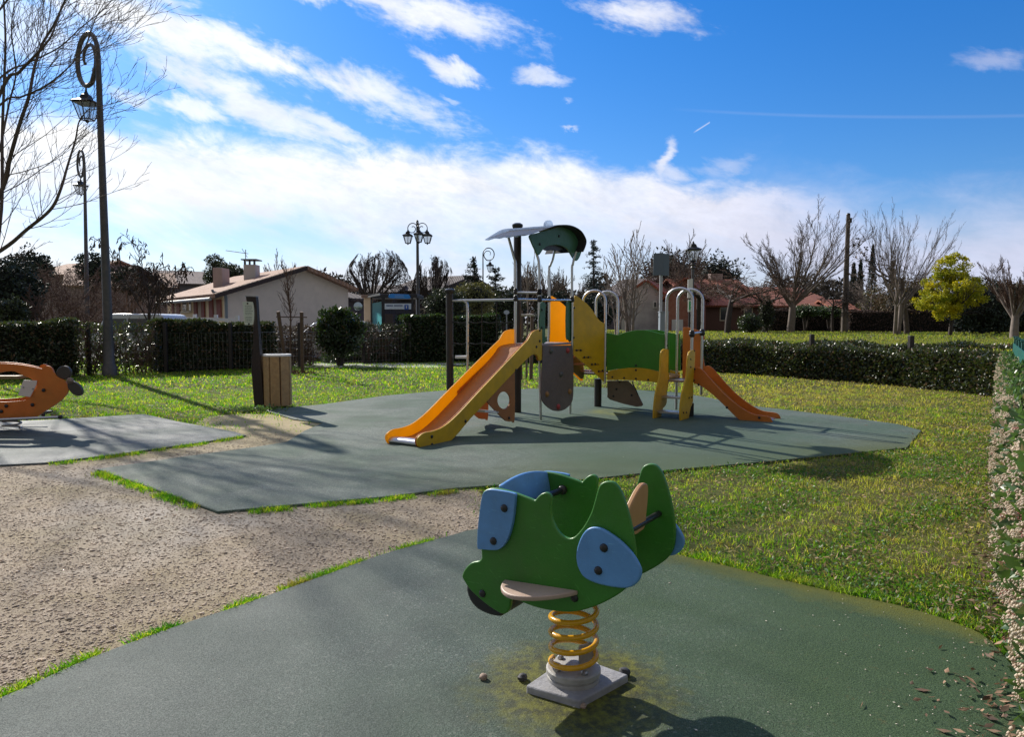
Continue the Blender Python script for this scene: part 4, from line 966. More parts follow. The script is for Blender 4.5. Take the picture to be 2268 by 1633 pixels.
def grow(out, rg, p, d, L, r, lv, cfg, K=7):
    wob, trop, = cfg['wob'][lv], cfg['trop'][lv]
    pts = [p]; d = d / np.linalg.norm(d)
    for i in range(K - 1):
        d = d + rg.normal(size=3) * wob + np.array([0, 0, trop]); d /= np.linalg.norm(d)
        pts.append(pts[-1] + d * L / (K - 1))
    pts = np.array(pts); rad = r * (1 - np.linspace(0, 1, K) ** cfg.get('tp', 1.1) * cfg['tap'][lv]); out.append((pts, rad, lv))
    if lv >= cfg['max']: return
    nb = cfg['n'][lv]; nb = int(nb + rg.integers(-1, 2)) if nb > 3 else nb
    for i in range(nb):
        t = cfg['t0'][lv] + (1 - cfg['t0'][lv]) * (i + rg.random() * .8) / nb; t = min(t, .98)
        x = t * (K - 1); j = int(x); f = x - j; q = pts[j] * (1 - f) + pts[min(j + 1, K - 1)] * f; rr = rad[j] * (1 - f) + rad[min(j + 1, K - 1)] * f
        tg = pts[min(j + 1, K - 1)] - pts[max(j, 0) if j < K - 1 else j - 1]; tg = tg / (np.linalg.norm(tg) + 1e-9)
        s = rg.normal(size=3); s -= tg * s.dot(tg); s /= np.linalg.norm(s) + 1e-9
        a = cfg['ang'][lv] * rg.uniform(.7, 1.25)
        grow(out, rg, q, tg * math.cos(a) + s * math.sin(a), L * cfg['len'][lv] * rg.uniform(.65, 1.15) * (1 - .35 * (t - cfg['t0'][lv])), min(rr * cfg['rr'][lv], r * .7), lv + 1, cfg, K)
def bare_tree(name, base, height, cfg, label, cat='tree', m=None, seed=1, group=None, minr=.006, sides=4, extra=None, spread=1.0, d0=(0, 0, 1), wpx=None, r0=None, twig_m=None, stems=1):
    rg = np.random.default_rng(seed); t = thing(name, tuple(base), label, cat, group); out = []
    hh = height
    for s_ in range(stems):
        d = np.array(d0, float) + (rg.normal(size=3) * cfg.get('sp', .35) if stems > 1 else 0); d[2] = abs(d[2])
        grow(out, rg, np.array(base, float) + (rg.normal(size=3) * [.12, .12, 0] if stems > 1 else 0), d, hh * cfg['trunk'], r0 or hh * .028, 0, cfg)
    allp = np.concatenate([o[0] for o in out]); zmax = np.percentile(allp[:, 2], 99.9 if not cfg.get('dome') else 92) - base[2]; k_ = height / zmax
    B = np.array(base, float)
    if wpx: spread = (wpx / F * base[1]) / ((np.percentile(allp[:, 0], 98.5) - np.percentile(allp[:, 0], 1.5)) * k_)
    if minr > .011: minr *= .34
    out = [((P_ - B) * np.array([k_ * spread, k_ * spread, k_]) + B, np.maximum(r_, minr), l) for P_, r_, l in out]
    if wpx:      # keep the crown balanced over its trunk, and domed where the kind is
        allp = np.concatenate([o[0] for o in out if o[2] > 1]); sh_ = np.median(allp[:, :2], axis=0) - B[:2]
        ax_ = np.array([wpx / F * base[1] / 2, wpx / F * base[1] / 2, height * .62])
        def fit(P_):
            Q = P_ - B; f = np.clip(Q[:, 2:3] / (height * .5), 0, 1) ** 1.5; Q[:, :2] -= sh_ * f
            if cfg.get('dome'):
                q = (Q - [0, 0, height * .38]) / ax_; r = np.linalg.norm(q, axis=1, keepdims=True); r2 = np.where(r < .88, r, .88 + .14 * np.tanh((r - .88) / .14)); Q = q * (r2 / np.maximum(r, 1e-6)) * ax_ + [0, 0, height * .38]
            return Q + B
        out = [(fit(P_), r_, l) for P_, r_, l in out]
    lo = [o for o in out if o[2] <= cfg.get('tl', 1)]; hi = [o for o in out if o[2] > cfg.get('tl', 1)]
    v_, f_ = tubes(lo, 8); npmesh('trunk', v_, f_, m or BARK, t, True)
    if hi:
        v_, f_ = tubes(hi, sides)
        npmesh('crown', v_, f_, twig_m or m or BARK, t, True)
    return t, out
ROUND = dict(trunk=.36, max=4, n=[7, 7, 6, 5], t0=[.5, .3, .25, .2], ang=[.8, .6, .6, .6], len=[1.15, .55, .52, .5], rr=[.55, .55, .5, .5], wob=[.04, .12, .14, .14, .14], trop=[0, .05, .03, .03, .05], tap=[.35, .75, .8, .8, .8], tl=1)
VASE = dict(trunk=.26, max=4, n=[13, 9, 7, 6], t0=[.65, .12, .15, .15], ang=[.62, .32, .35, .4], len=[2.2, .5, .45, .45], rr=[.42, .42, .5, .5], wob=[.03, .055, .06, .07, .08], trop=[0, .03, .05, .05, .05], tap=[.25, .85, .8, .8, .8], tl=1)
SHOOT = dict(trunk=.9, max=2, n=[12, 5], t0=[.15, .2], ang=[.45, .5], len=[.5, .5], rr=[.5, .6], wob=[.05, .1, .15], trop=[.03, .1, .05], tap=[.85, .8, .8], tl=0, sp=.22)
UMB = dict(trunk=.5, max=4, n=[7, 6, 6, 5], t0=[.8, .3, .25, .2], ang=[1.1, .6, .7, .7], len=[.85, .6, .6, .5], rr=[.5, .6, .6, .6], wob=[.05, .18, .22, .25, .3], trop=[0, .04, -.02, -.02, -.02], tap=[.3, .7, .8, .8, .8], tl=1)
def gb(px, Y, z=None):
    """ground point under a pixel column at a distance"""
    p = A(px, 700, Y); return Vector((p.x, Y, gh(p.x, Y) if z is None else z))
def hz(py, Y): return A(CX, py, Y).z
TRG = 'bare winter trees'
def T(px, Y, topy, cfg, label, seed, **kw):
    b_ = gb(px, Y, kw.pop('z', None)); return bare_tree(kw.pop('name', 'bare_tree'), b_, hz(topy, Y) - b_.z, cfg, label, seed=seed, **kw)
# behind, left to right
DOME = dict(dome=True, trunk=.2, max=4, n=[10, 9, 8, 6], t0=[.6, .25, .2, .2], ang=[1.0, .55, .6, .6], len=[2.3, .5, .5, .5], rr=[.5, .5, .5, .55], wob=[.03, .08, .09, .10, .10], trop=[0, .012, .01, .01, .01], tap=[.25, .8, .8, .8, .8], tl=1)
T(838, 44, 547, DOME, 'broad round bare tree behind the pale house and the bus shelter', 3, z=0, minr=.022, wpx=165, m=BARKD, group=TRG, r0=.24)
T(963, 44, 562, DOME, 'smaller round bare tree just right of the three-lantern street lamp', 8, z=0, minr=.022, wpx=105, m=BARKD, group=TRG, r0=.2)
T(735, 60, 600, ROUND, 'low faint bare tree peeking over the right end of the pale house roof', 12, z=0, minr=.03, m=BARKD, group=TRG)
T(1200, 48, 585, VASE, 'bare tree seen between the play tower posts', 21, z=.5, minr=.022, m=BARK, group=TRG, spread=.9)
T(1243, 52, 592, VASE, 'bare upright tree in the gap right of the play tower post', 22, z=.5, minr=.022, m=BARK, group=TRG)
T(1395, 30, 505, SHOOT, 'slender pale multi-stemmed bare tree behind the green bridge', 31, stems=4, minr=.010, m=BARKL, group=TRG, spread=1.0, r0=.07)
T(1362, 33, 560, SHOOT, 'thin pale bare tree left of the pale multi-stemmed tree', 32, stems=2, minr=.010, m=BARKL, group=TRG, r0=.05)
T(1515, 62, 508, VASE, 'bare vase-shaped tree behind the lantern and the white gabled house', 41, minr=.03, m=BARK, group=TRG, wpx=130)
T(1752, 47, 448, VASE, 'big vase-shaped bare tree with a thick pale trunk on the raised lawn', 51, minr=.020, wpx=205, m=BARKL, twig_m=BARK, group=TRG, r0=.27)
T(1845, 47, 610, UMB, 'small crooked bare tree beside the wooden pole', 52, minr=.022, m=BARKD, group=TRG, spread=1.0)
T(1985, 39, 445, dict(VASE, n=[7, 7, 6, 4], trunk=.22, tl=1, sp=.28), 'tall multi-stemmed bare tree with dead leaves at its tips, left of the yellow tree', 61, minr=.012, stems=3, m=BARKL, twig_m=BARK, group=TRG, r0=.11, wpx=190)
T(2248, 30, 565, VASE, 'bare tree with a pale trunk at the right edge of the photo', 71, minr=.014, m=BARKL, twig_m=BARKB, group=TRG, wpx=110, r0=.17)
T(1612, 44, 596, UMB, 'low brown umbrella-shaped tree in front of the red-roofed house', 81, minr=.028, m=BARKD, twig_m=BARKB, group=TRG, spread=1.5, r0=.2)
T(1695, 47, 612, UMB, 'ivy-clad umbrella-shaped tree left of the big bare tree', 82, minr=.028, m=BARKD, twig_m=BARKB, group=TRG, spread=1.2, r0=.2)
T(1550, 52, 600, UMB, 'brown umbrella-shaped tree behind the small street sign', 83, minr=.03, m=BARKD, twig_m=BARKB, group=TRG, spread=1.3, r0=.2)
T(2160, 50, 575, ROUND, 'bare tree poking out above the yellow blossoming tree', 84, minr=.02, m=BARK, group=TRG)
T(2055, 52, 590, ROUND, 'brown bare tree between the tall bare tree and the yellow tree', 85, minr=.028, m=BARKB, group=TRG)
T(626, 55, 562, dict(VASE, trunk=.4), 'small pale bare tree behind the ridge of the pale house', 86, z=0, minr=.03, m=BARKL, group=TRG, spread=.5)
T(1925, 55, 600, ROUND, 'greyish bare tree in front of the cypresses', 87, minr=.02, m=BARKL, group=TRG)

def leafblob(P_, size, m, parent, name, rg, aspect=.5, **kw):
    v_, f_ = leaves(P_, size, rg, aspect, **kw); return npmesh(name, v_, f_, m, parent)
def blobpts(rg, n, c, r, shell=.5, lump=.3):
    d = rg.normal(size=(n, 3)); d /= np.linalg.norm(d, axis=1)[:, None]
    l_ = 1 + lump * np.sin(d[:, 0] * 5 + c[0]) * np.sin(d[:, 1] * 5 + c[1]) * np.sin(d[:, 2] * 6 + c[0])
    return np.array(c) + d * np.array(r) * (shell + (1 - shell) * rg.random((n, 1)) ** .6) * l_[:, None]
def clumps(rg, c, r, nc, per, cr_, zmin=None):
    cs = blobpts(rg, nc, c, r, .35, .2); 
    P_ = np.concatenate([blobpts(rg, per, q, np.array([cr_, cr_, cr_ * .7]) * rg.uniform(.6, 1.3), .3, .3) for q in cs])
    if zmin is not None: P_ = P_[P_[:, 2] > zmin]
    return P_
# tree with long hanging pods beside the big lamp post
pt, out = T(330, 24, 512, dict(VASE, n=[6, 5, 5, 4], trunk=.34, len=[1.5, .55, .5, .45], ang=[.5, .5, .6, .7], wob=[.05, .10, .14, .2, .25], trop=[0, .04, .03, -.02, -.08]), 'thin bare tree hung with dark seed pods, right of the tall lamp post', 91, z=0, minr=.009, m=BARKD, group=TRG, wpx=170, r0=.07)
rg = np.random.default_rng(5); tips = np.array([o[0][-1] for o in out if o[2] >= 3]); tips = tips[rg.random(len(tips)) < .8]
tag(leafblob(tips, rg.uniform(.12, .24, len(tips)), PODS, pt, 'seed_pods', rg, aspect=.28, up=-2.5), kind='stuff')
pt2, out = T(2010, 39.5, 520, dict(ROUND, n=[4, 4, 4, 3]), 'sparse bare tree with shrivelled leaf tufts beside the tall multi-stemmed tree', 92, minr=.014, m=BARK, group=TRG)
tips = np.array([o[0][-1] for o in out if o[2] >= 3]); tag(leafblob(tips, rg.uniform(.1, .22, len(tips)), PODS, pt2, 'dead_leaves', rg, aspect=.6), kind='stuff')

# tangled brown thicket on the far left (bare shrubs)
for i, (px, Y, ty, sd__) in enumerate([(60, 34, 575, 1), (130, 30, 590, 2), (205, 34, 600, 3), (265, 38, 585, 4), (95, 26, 630, 5), (335, 34, 655, 6), (20, 30, 600, 7), (160, 26, 650, 8), (300, 27, 650, 9)]):
    lb = ['tangled brown bare shrub at the far left edge', 'tangled brown bare shrub left of the small lamp post', 'brown bare shrub between the two lamp posts', 'brown bare shrub right of the tall lamp post', 'low brown shrub over the left hedge', 'brown dry-leaved shrub left of the pale house', 'brown shrub against the dark evergreen on the left', 'low brown shrub just left of the lamp posts', 'low brown shrub behind the white van roof'][i]
    T(px, Y, ty, dict(ROUND, trunk=.2, n=[7, 6, 6, 4], t0=[.2, .2, .2, .2], ang=[.7, .6, .7, .8]), lb, 100 + sd__, z=0, minr=.018, m=BARKB, name='bare_shrub', cat='shrub', group='brown shrubs behind the left hedge', spread=1.1, r0=.1)

# evergreen masses
def bush(name, c, r, n, size, m, label, cat='bush', seed=1, core=True, group=None, trunk=None, shell=.55, lump=.3, aspect=.5, **kw):
    rg = np.random.default_rng(seed); zb_ = gh(c[0], c[1]) if kw.get('z') is None else kw['z']
    t = thing(name, (c[0], c[1], zb_), label, cat, group)
    P_ = blobpts(rg, n, c, r, shell, lump); P_ = P_[P_[:, 2] > zb_ + .02]; leafblob(P_, size * rg.uniform(.6, 1.3, len(P_)), m, t, 'foliage', rg, aspect)
    st = MB(); q = Vector(c)
    for i in range(6):
        a = i * 1.05; st.tube([(c[0] + .06 * math.cos(a), c[1] + .06 * math.sin(a), zb_ - .05), (c[0] + r[0] * .25 * math.cos(a), c[1] + r[1] * .25 * math.sin(a), c[2] - r[2] * .2), (c[0] + r[0] * .6 * math.cos(a), c[1] + r[1] * .6 * math.sin(a), c[2] + r[2] * .3)], [.05, .04, .015], 5)
    st.build('stems', BARKD, t)
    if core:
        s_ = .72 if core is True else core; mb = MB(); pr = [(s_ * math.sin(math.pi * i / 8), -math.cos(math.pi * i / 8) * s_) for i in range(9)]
        vs = MB().lathe((0, 0, 0), pr, 14); mb.add([(c[0] + p[0] * r[0], c[1] + p[1] * r[1], max(c[2] + p[2] * r[2], zb_)) for p in vs.v], vs.f); mb.build('core_filler', CORE, t)
    return t
def BB(px, Y, y0, y1, wpx, n, size, m, label, **kw):
    """bush whose crown spans the rows y0..y1 and a width in pixels at distance Y"""
    c = A(px, (y0 + y1) / 2, Y); r = (wpx / 2 / F * Y, wpx / 2 / F * Y * kw.pop('dep', .9), abs(y1 - y0) / 2 / F * Y)
    return bush(kw.pop('name', 'bush'), (c.x, c.y, c.z), r, n, size, m, label, **kw)
BB(20, 27, 575, 735, 130, 5200, .16, NEEDLE, 'very dark evergreen tree at the left edge behind the hedge', name='evergreen_tree', cat='tree', seed=2, z=0)
BB(70, 40, 560, 640, 90, 2500, .22, NEEDLE, 'dark ragged evergreen above the thicket on the far left', name='evergreen_tree', cat='tree', seed=3, z=0, lump=.5, core=.5)
BB(28, 24.5, 660, 730, 60, 1800, .12, EVERG, 'lighter green bush low at the left edge behind the hedge', seed=4, z=0)
BB(205, 46, 560, 640, 70, 1800, .22, NEEDLE, 'dark evergreen crown right behind the tall lamp post', name='evergreen_tree', cat='tree', seed=5, z=0, lump=.5, core=.5)
BB(290, 46, 590, 650, 90, 2400, .2, NEEDLE, 'dark evergreen behind the tree with seed pods', name='evergreen_tree', cat='tree', seed=6, z=0)
BB(500, 60, 583, 650, 95, 3600, .22, EVERG, 'dense rounded evergreen behind the left chimney of the pale house', name='evergreen_tree', cat='tree', seed=7, z=0, lump=.15)
BB(475, 58, 566, 590, 40, 500, .2, EVERG, 'small airy pine crown above the left chimney of the pale house', name='pine_tree', cat='tree', seed=8, z=0, core=False)
BB(735, 46, 625, 660, 70, 1500, .18, EVERG, 'dark greenery at the right end of the pale house', seed=9, z=0)
BB(988, 33, 640, 715, 95, 3800, .14, EVERG, 'dark green bush behind the bus shelter and the street lamp', seed=10, z=0)
BB(1050, 36, 625, 700, 90, 2800, .16, OLIVE, 'olive-green bush behind the rope net', seed=11, z=0, lump=.45)
BB(1120, 40, 640, 720, 90, 2600, .18, EVERG, 'dark bush seen left of the play tower', seed=12, z=0)
BB(1225, 42, 650, 730, 80, 2600, .18, NEEDLE, 'dark bush seen through the play tower', seed=13)
BB(1310, 40, 655, 730, 110, 3000, .18, NEEDLE, 'dark shrubbery below the blue-green conifer', seed=14)
BB(1480, 70, 560, 680, 130, 4200, .30, NEEDLE, 'broad dark evergreen behind the road signs', name='evergreen_tree', cat='tree', seed=15, lump=.35)
BB(1585, 72, 572, 680, 110, 4200, .30, NEEDLE, 'dark spiky evergreen right of the lantern', name='evergreen_tree', cat='tree', seed=16, lump=.55)
BB(1661, 44, 695, 738, 55, 2600, .10, LAUREL, 'rounded topiary bush on the raised lawn', seed=17, lump=.08)
BB(1697, 46, 655, 735, 34, 1400, .13, EVERG, 'ivy covering the trunk left of the big bare tree', seed=18, name='ivy', cat='plant')
BB(1785, 50, 676, 702, 60, 1200, .14, MAT_ if False else mat('bright_hedge_leaf', (.05, .10, .03), .5, c2=(.07, .12, .03), island=.4, transl=.2), 'bright green clipped bush right of the big bare tree', seed=19)
BB(1838, 50, 678, 704, 60, 1200, .14, MC['bright_hedge_leaf'], 'bright green clipped bush beside the small crooked tree', seed=20)
BB(2175, 40, 620, 745, 150, 6000, .17, NEEDLE, 'dark shrubbery behind and right of the yellow tree', seed=21)
BB(2215, 46, 640, 745, 130, 4600, .18, EVERG, 'dark green thicket near the right edge', seed=22)
BB(2010, 50, 610, 740, 150, 4200, .18, mat('russet_leaf', (.12, .065, .035), .7, c2=(.09, .08, .03), island=.4, transl=.2), 'russet brown thicket left of the yellow tree', seed=23, lump=.4, core=.6)
BB(1935, 58, 640, 730, 70, 1800, .18, OLIVE, 'olive green shrub at the foot of the cypresses', seed=24)
# far tree line closing the view between the houses
rg = np.random.default_rng(55); n = 60000; a = rg.uniform(-.72, .72, n); Yf = rg.uniform(84, 100, n); X = a * Yf; hh = 4.6 + 1.3 * np.sin(X * .21) + 1.0 * np.sin(X * .53 + 1) + .7 * np.sin(X * 1.3)
P_ = np.stack([X, Yf, hh * rg.random(n) ** .6], -1); v_, f_ = leaves(P_, rg.uniform(.3, .75, n), rg, .6); tag(npmesh('distant_trees', v_, f_, mat('distant_foliage', (.055, .055, .04), .8, c2=(.085, .065, .05), scale=.12, island=.4)), kind='stuff')
# mimosa
mt = thing('mimosa_tree', tuple(gb(2106, 35)), 'tree covered in bright yellow blossom on the raised lawn', 'tree')
rg = np.random.default_rng(77); c0 = A(2103, 640, 35)
P_ = np.concatenate([clumps(rg, (c0.x + dx_, c0.y + dy2, c0.z + dz_), (rx_, rx_, rz_), int(nc_ * 1.8), 80, .22) for dx_, dy2, dz_, rx_, rz_, nc_ in [(.15, 0, .9, .75, .75, 26), (.1, 0, .0, 1.35, .85, 46), (-.5, 0, -.7, 1.1, .5, 24), (.9, 0, -.4, .8, .5, 18), (-.2, 0, -1.15, .8, .35, 12)]])
leafblob(P_, rg.uniform(.06, .13, len(P_)), MIMOSA, mt, 'crown', rg, .6)
o_ = []; b_ = gb(2106, 35); grow(o_, rg, np.array(b_), np.array([.02, 0, 1.]), 1.7, .10, 0, dict(ROUND, max=3)); v_, f_ = tubes([x[:2] for x in o_], 6); npmesh('trunk', v_, f_, BARKD, mt, True)

# conifers
def conifer(px, Y, ty, wpx, label, m, seed, z=None, layers=15, droop=.25, name='conifer', cat='tree', top_r=.05, per=60, size=.22):
    b_ = gb(px, Y, z); h = hz(ty, Y) - b_.z; rg = np.random.default_rng(seed); t = thing(name, tuple(b_), label, cat)
    MB().tube([b_, b_ + ZZ * h * .6, b_ + ZZ * h], [h * .016, h * .01, .01], 7).build('trunk', BARKD, t)
    Pp, br_ = [], []; Rm = wpx / 2 / F * Y
    for i in range(layers):
        f = (i + .5) / layers; rl = Rm * (1 - f) ** .8 + .08; nb = 7 if f < .8 else 5
        for j in range(nb):
            f = (i + .5 + rg.uniform(-.5, .5)) / layers; z_ = h * (.12 + .86 * f); a = rg.random() * 6.28; L = rl * rg.uniform(.45, 1.25); d = np.array([math.cos(a), math.sin(a), 0]); s0_ = np.array(b_) + [0, 0, z_]
            tt = np.linspace(0, 1, 5)[:, None]; pts = s0_ + d * L * tt + np.array([0, 0, 1]) * (.10 * L * tt - droop * L * tt ** 2 + .12 * L * tt ** 4); br_.append((pts, np.linspace(.025, .008, 5)))
            q = rg.random(per) ** .8; sd2 = np.array([-d[1], d[0], 0]) * (rg.normal(size=(per, 1)) * L * .13)
            pp_ = s0_ + d * (L * q)[:, None] + sd2 + np.array([0, 0, 1]) * (.10 * L * q - droop * L * q ** 2 + .12 * L * q ** 4)[:, None] + rg.normal(size=(per, 3)) * .03; Pp.append(pp_)
    v_, f_ = tubes(br_, 4); npmesh('branches', v_, f_, BARKD, t, True); P_ = np.concatenate(Pp)
    leafblob(P_, size * rg.uniform(.6, 1.2, len(P_)), m, t, 'crown', rg, .3, up=-.2); return t
conifer(1314, 40, 530, 116, 'blue-green conifer with layered branches right of the play tower', CONIF, 3, layers=13, per=30, size=.15)
conifer(1052, 46, 570, 120, 'ragged dark cedar left of the play tower behind the net', NEEDLE, 4, z=0, layers=9, per=44, droop=.05)
conifer(1098, 50, 588, 120, 'low spreading cedar just left of the main black post', NEEDLE, 5, z=0, layers=7, per=44, droop=.0)
def cypress(px, Y, ty, wpx, by, label, seed):
    b_ = gb(px, Y); h = hz(ty, Y) - b_.z; rg = np.random.default_rng(seed); t = thing('cypress', tuple(b_), label, 'tree', 'cypresses behind the wooden pole')
    n = 4200; f = rg.random(n); a = rg.random(n) * 6.28; rr = wpx / 2 / F * Y * np.minimum(1, (1 - f) ** .7 * 1.3) * np.minimum(1, f * 8 + .3) * (rg.random(n) ** .4)
    P_ = np.stack([b_.x + np.cos(a) * rr, b_.y + np.sin(a) * rr, b_.z + h * f], -1); leafblob(P_, rg.uniform(.12, .25, n), NEEDLE, t, 'crown', rg, .3, up=2.5)
    MB().tube([b_, b_ + ZZ * h * .9], [.12, .02], 6).build('trunk', BARKD, t)
cypress(1888, 60, 585, 26, 0, 'left one of the two close cypresses behind the wooden pole', 1)
cypress(1903, 60, 578, 22, 0, 'slightly taller right one of the two close cypresses', 2)
cypress(1929, 66, 545, 26, 0, 'tallest narrow cypress, right of the pair', 3)
cypress(1972, 72, 580, 20, 0, 'faint cypress behind the tall multi-stemmed bare tree', 4)

# ---- the big bare tree reaching in from the left
bt = thing('bare_tree', (-14.2, 17.6, 0), 'large bare tree whose thin limbs curve into the sky at the upper left edge', 'tree')
rg = np.random.default_rng(42); limbs = []
def limb(pts, r0_, r1_, Ys):
    p = [np.array(A(x, y, Yv)) for (x, y), Yv in zip(pts, Ys)]; q = np.array([list(v) for v in smoothpoly([Vector(v) for v in p], 5, closed=False)]); n_ = len(q); return q, np.linspace(r0_, r1_, n_)
TS = 1.45
LB = [([(-150, 640), (0, 556), (60, 508), (112, 464), (134, 420), (150, 366), (167, 310), (176, 267), (200, 238)], .06, .010, 12),
      ([(-120, 650), (0, 430), (22, 350), (45, 270), (64, 213), (76, 150), (92, 100), (116, 60), (142, 6), (160, -40)], .06, .016, 11.5),
      ([(-130, 560), (0, 207), (42, 160), (80, 120), (110, 85), (125, 50), (140, 5)], .045, .012, 11),
      ([(-20, 640), (3, 465), (5, 300), (10, 160), (12, 80), (6, -40)], .05, .02, 12.5),
      ([(-150, 400), (0, 232), (45, 215), (100, 190), (150, 150), (190, 100), (212, 40), (240, -10)], .03, .006, 11.2),
      ([(-150, 330), (0, 172), (60, 140), (130, 105), (180, 60), (230, 20), (262, -20)], .03, .006, 12.4),
      ([(-100, 120), (0, 20), (40, -40)], .03, .02, 11.4), ([(0, 330), (20, 230), (35, 160), (25, 60), (40, -30)], .03, .008, 12.2)]
main = []
for pts, a_, b_, Yv in LB:
    q, r_ = limb(pts, a_ * TS * .62, b_ * TS * .6, [Yv * TS + .25 * math.sin(i * 1.3) for i in range(len(pts))]); main.append((q, r_))
tw = []; trunkmb = MB(); basep = Vector((-14.2, 17.6, 0)); fork = basep + ZZ * 1.5
trunkmb.tube([basep, basep + ZZ * .7, fork], [.24, .19, .17], 12)
for q, r_ in main:
    s_ = Vector(q[0]); trunkmb.tube([fork - ZZ * .1] + [Vector(x) for x in smoothpoly([fork, (fork * .5 + s_ * .5) + Vector((-.1, 0, -.15)), s_], 3, closed=False)][1:], [.11] + [max(.08 * (1 - i / 9), r_[0]) for i in range(1, 7)], 8) if s_.z > 0 else None
    trunkmb.tube([Vector(x) for x in q], list(r_), 8, cap=False)
trunkmb.build('trunk', BARK, bt)
tcfg = dict(max=2, n=[4, 2], t0=[.12, .2], ang=[.5, .55], len=[.42, .45], rr=[.6, .65], wob=[.07, .1, .12], trop=[.11, .09, .05], tap=[.75, .7, .7])
for q, r_ in main:
    n_ = len(q)
    for i in range(4, n_):
        if q[i][2] < 1.6 or q[i][0] / q[i][1] < -.78: continue
        if rg.random() < .15: continue
        for _ in range(1):
            tg = q[min(i + 1, n_ - 1)] - q[i - 1]; tg /= np.linalg.norm(tg); s = np.array([1 if rg.random() < .72 else -1, rg.normal() * .7, .15]); s -= tg * s.dot(tg); s /= np.linalg.norm(s)
            a = rg.uniform(.5, .95); L = TS * rg.uniform(.8, 2.2) * (1 - .35 * i / n_)
            grow(tw, rg, q[i], tg * math.cos(a) + s * math.sin(a), L, max(r_[i] * .26, .007), 0, tcfg)
tw2 = [(p, np.maximum(r_, .0038)) for p, r_, l in tw]
v_, f_ = tubes(tw2, 4); npmesh('crown', v_, f_, BARK, bt, True)

# ---- sapling held between two stakes
sb = G(645, 829); SY = sb.y
sap = thing('young_tree', tuple(sb), 'thin leafless sapling tied between two round stakes', 'tree')
q = [G(645, 829), A(643, 760, SY), A(644, 700, SY), A(640, 660, SY), A(636, 620, SY), A(633, 590, SY)]
MB().tube(smoothpoly(q, 3, closed=False), [.028 - .0013 * i for i in range(16)], 7).build('trunk', BARKB, sap)
tw = []
for i in range(44):
    f = rg.random(); y = 600 + 120 * f; p = np.array(A(634 + 10 * f, y, SY)); a = rg.random() * 6.28; d = np.array([math.cos(a), math.sin(a), 1.3])
    grow(tw, rg, p, d, rg.uniform(.2, .55), .008, 0, dict(max=1, n=[3], t0=[.3], ang=[.5], len=[.4], rr=[.7], wob=[.08, .1], trop=[.12, .1], tap=[.6, .6]))
v_, f_ = tubes([(p, np.maximum(r_, .004)) for p, r_, l in tw], 4); npmesh('crown', v_, f_, BARKB, sap, True)
stk = thing('tree_stakes', tuple(sb + Vector((0, .1, 0))), 'two round wooden stakes joined by a thin cross bar around the sapling', 'stake')
MB().tube([G(636, 826), A(616, 690, SY + .1)], .05, 12).build('stake', WOODR, stk)
MB().tube([G(670, 826), A(668, 691, SY + .1)], .05, 12).build('stake', WOODR, stk)
MB().tube([A(612, 702, SY + .04), A(680, 703, SY + .04)], .018, 6).build('cross_bar', WOODR, stk)
s2_ = thing('tree_stakes', tuple(G(1165, 842)), 'two wooden stakes with a pale cross bar glimpsed behind the tower posts', 'stake'); SY2 = G(1165, 842).y
MB().tube([G(1153, 843), A(1154, 688, SY2)], .045, 10).build('stake', WOODR, s2_); MB().tube([G(1176, 843), A(1179, 688, SY2)], .045, 10).build('stake', WOODR, s2_); MB().tube([A(1150, 698, SY2 - .06), A(1182, 698, SY2 - .06)], .03, 8).build('cross_bar', mat('pale_wood', (.5, .46, .42), .8), s2_)
s3_ = thing('young_tree', tuple(G(1166, 840)), 'pale sapling with thin upright shoots glimpsed behind the tower posts', 'tree'); MB().tube(smoothpoly([G(1166, 840), A(1167, 760, SY2 + .1), A(1169, 690, SY2 + .1), A(1168, 620, SY2 + .1), A(1170, 580, SY2 + .1)], 3, closed=False), [.03 - .0019 * i for i in range(13)], 7).build('trunk', BARKL, s3_); tw = []
for i in range(12):
    p = np.array(A(1168, 700 - 70 * rg.random(), SY2 + .1)); grow(tw, rg, p, np.array([rg.normal() * .5, rg.normal() * .5, 1.4]), rg.uniform(.5, 1.1), .010, 0, dict(max=1, n=[3], t0=[.3], ang=[.4], len=[.4], rr=[.7], wob=[.05, .1], trop=[.1, .1], tap=[.6, .6]))
v_, f_ = tubes([(p, np.maximum(r_, .0045)) for p, r_, l in tw], 4); npmesh('crown', v_, f_, BARKL, s3_, True)
sp_ = thing('road_sign', tuple(gb(1122, 30, 0)), 'small pale road sign on a thin post seen through the rope net', 'sign'); q_ = A(1122, 692, 30)
MB().prism([q_ + Vector((.12 * math.cos(t), 0, .09 * math.sin(t))) for t in np.linspace(0, 6.28, 16, endpoint=False)], (0, .02, 0)).build('sign_plate_face', mat('pale_sign', (.45, .52, .60), .4), sp_); MB().tube([Vector((q_.x, 30.05, 0)), Vector((q_.x, 30.05, q_.z))], .03, 6).build('post', GALV, sp_)
bk_ = MB(); P_ = np.array([list(sb)]) + np.stack([rg.normal(0, .42, 700), rg.normal(0, .3, 700), rg.uniform(.0, .06, 700)], -1)
v_, f_ = leaves(P_, rg.uniform(.03, .09, 700), rg, .5, up=0); tag(npmesh('bark_mulch', v_, f_, mat('bark_mulch', (.16, .08, .05), .9, island=.5)), kind='stuff')

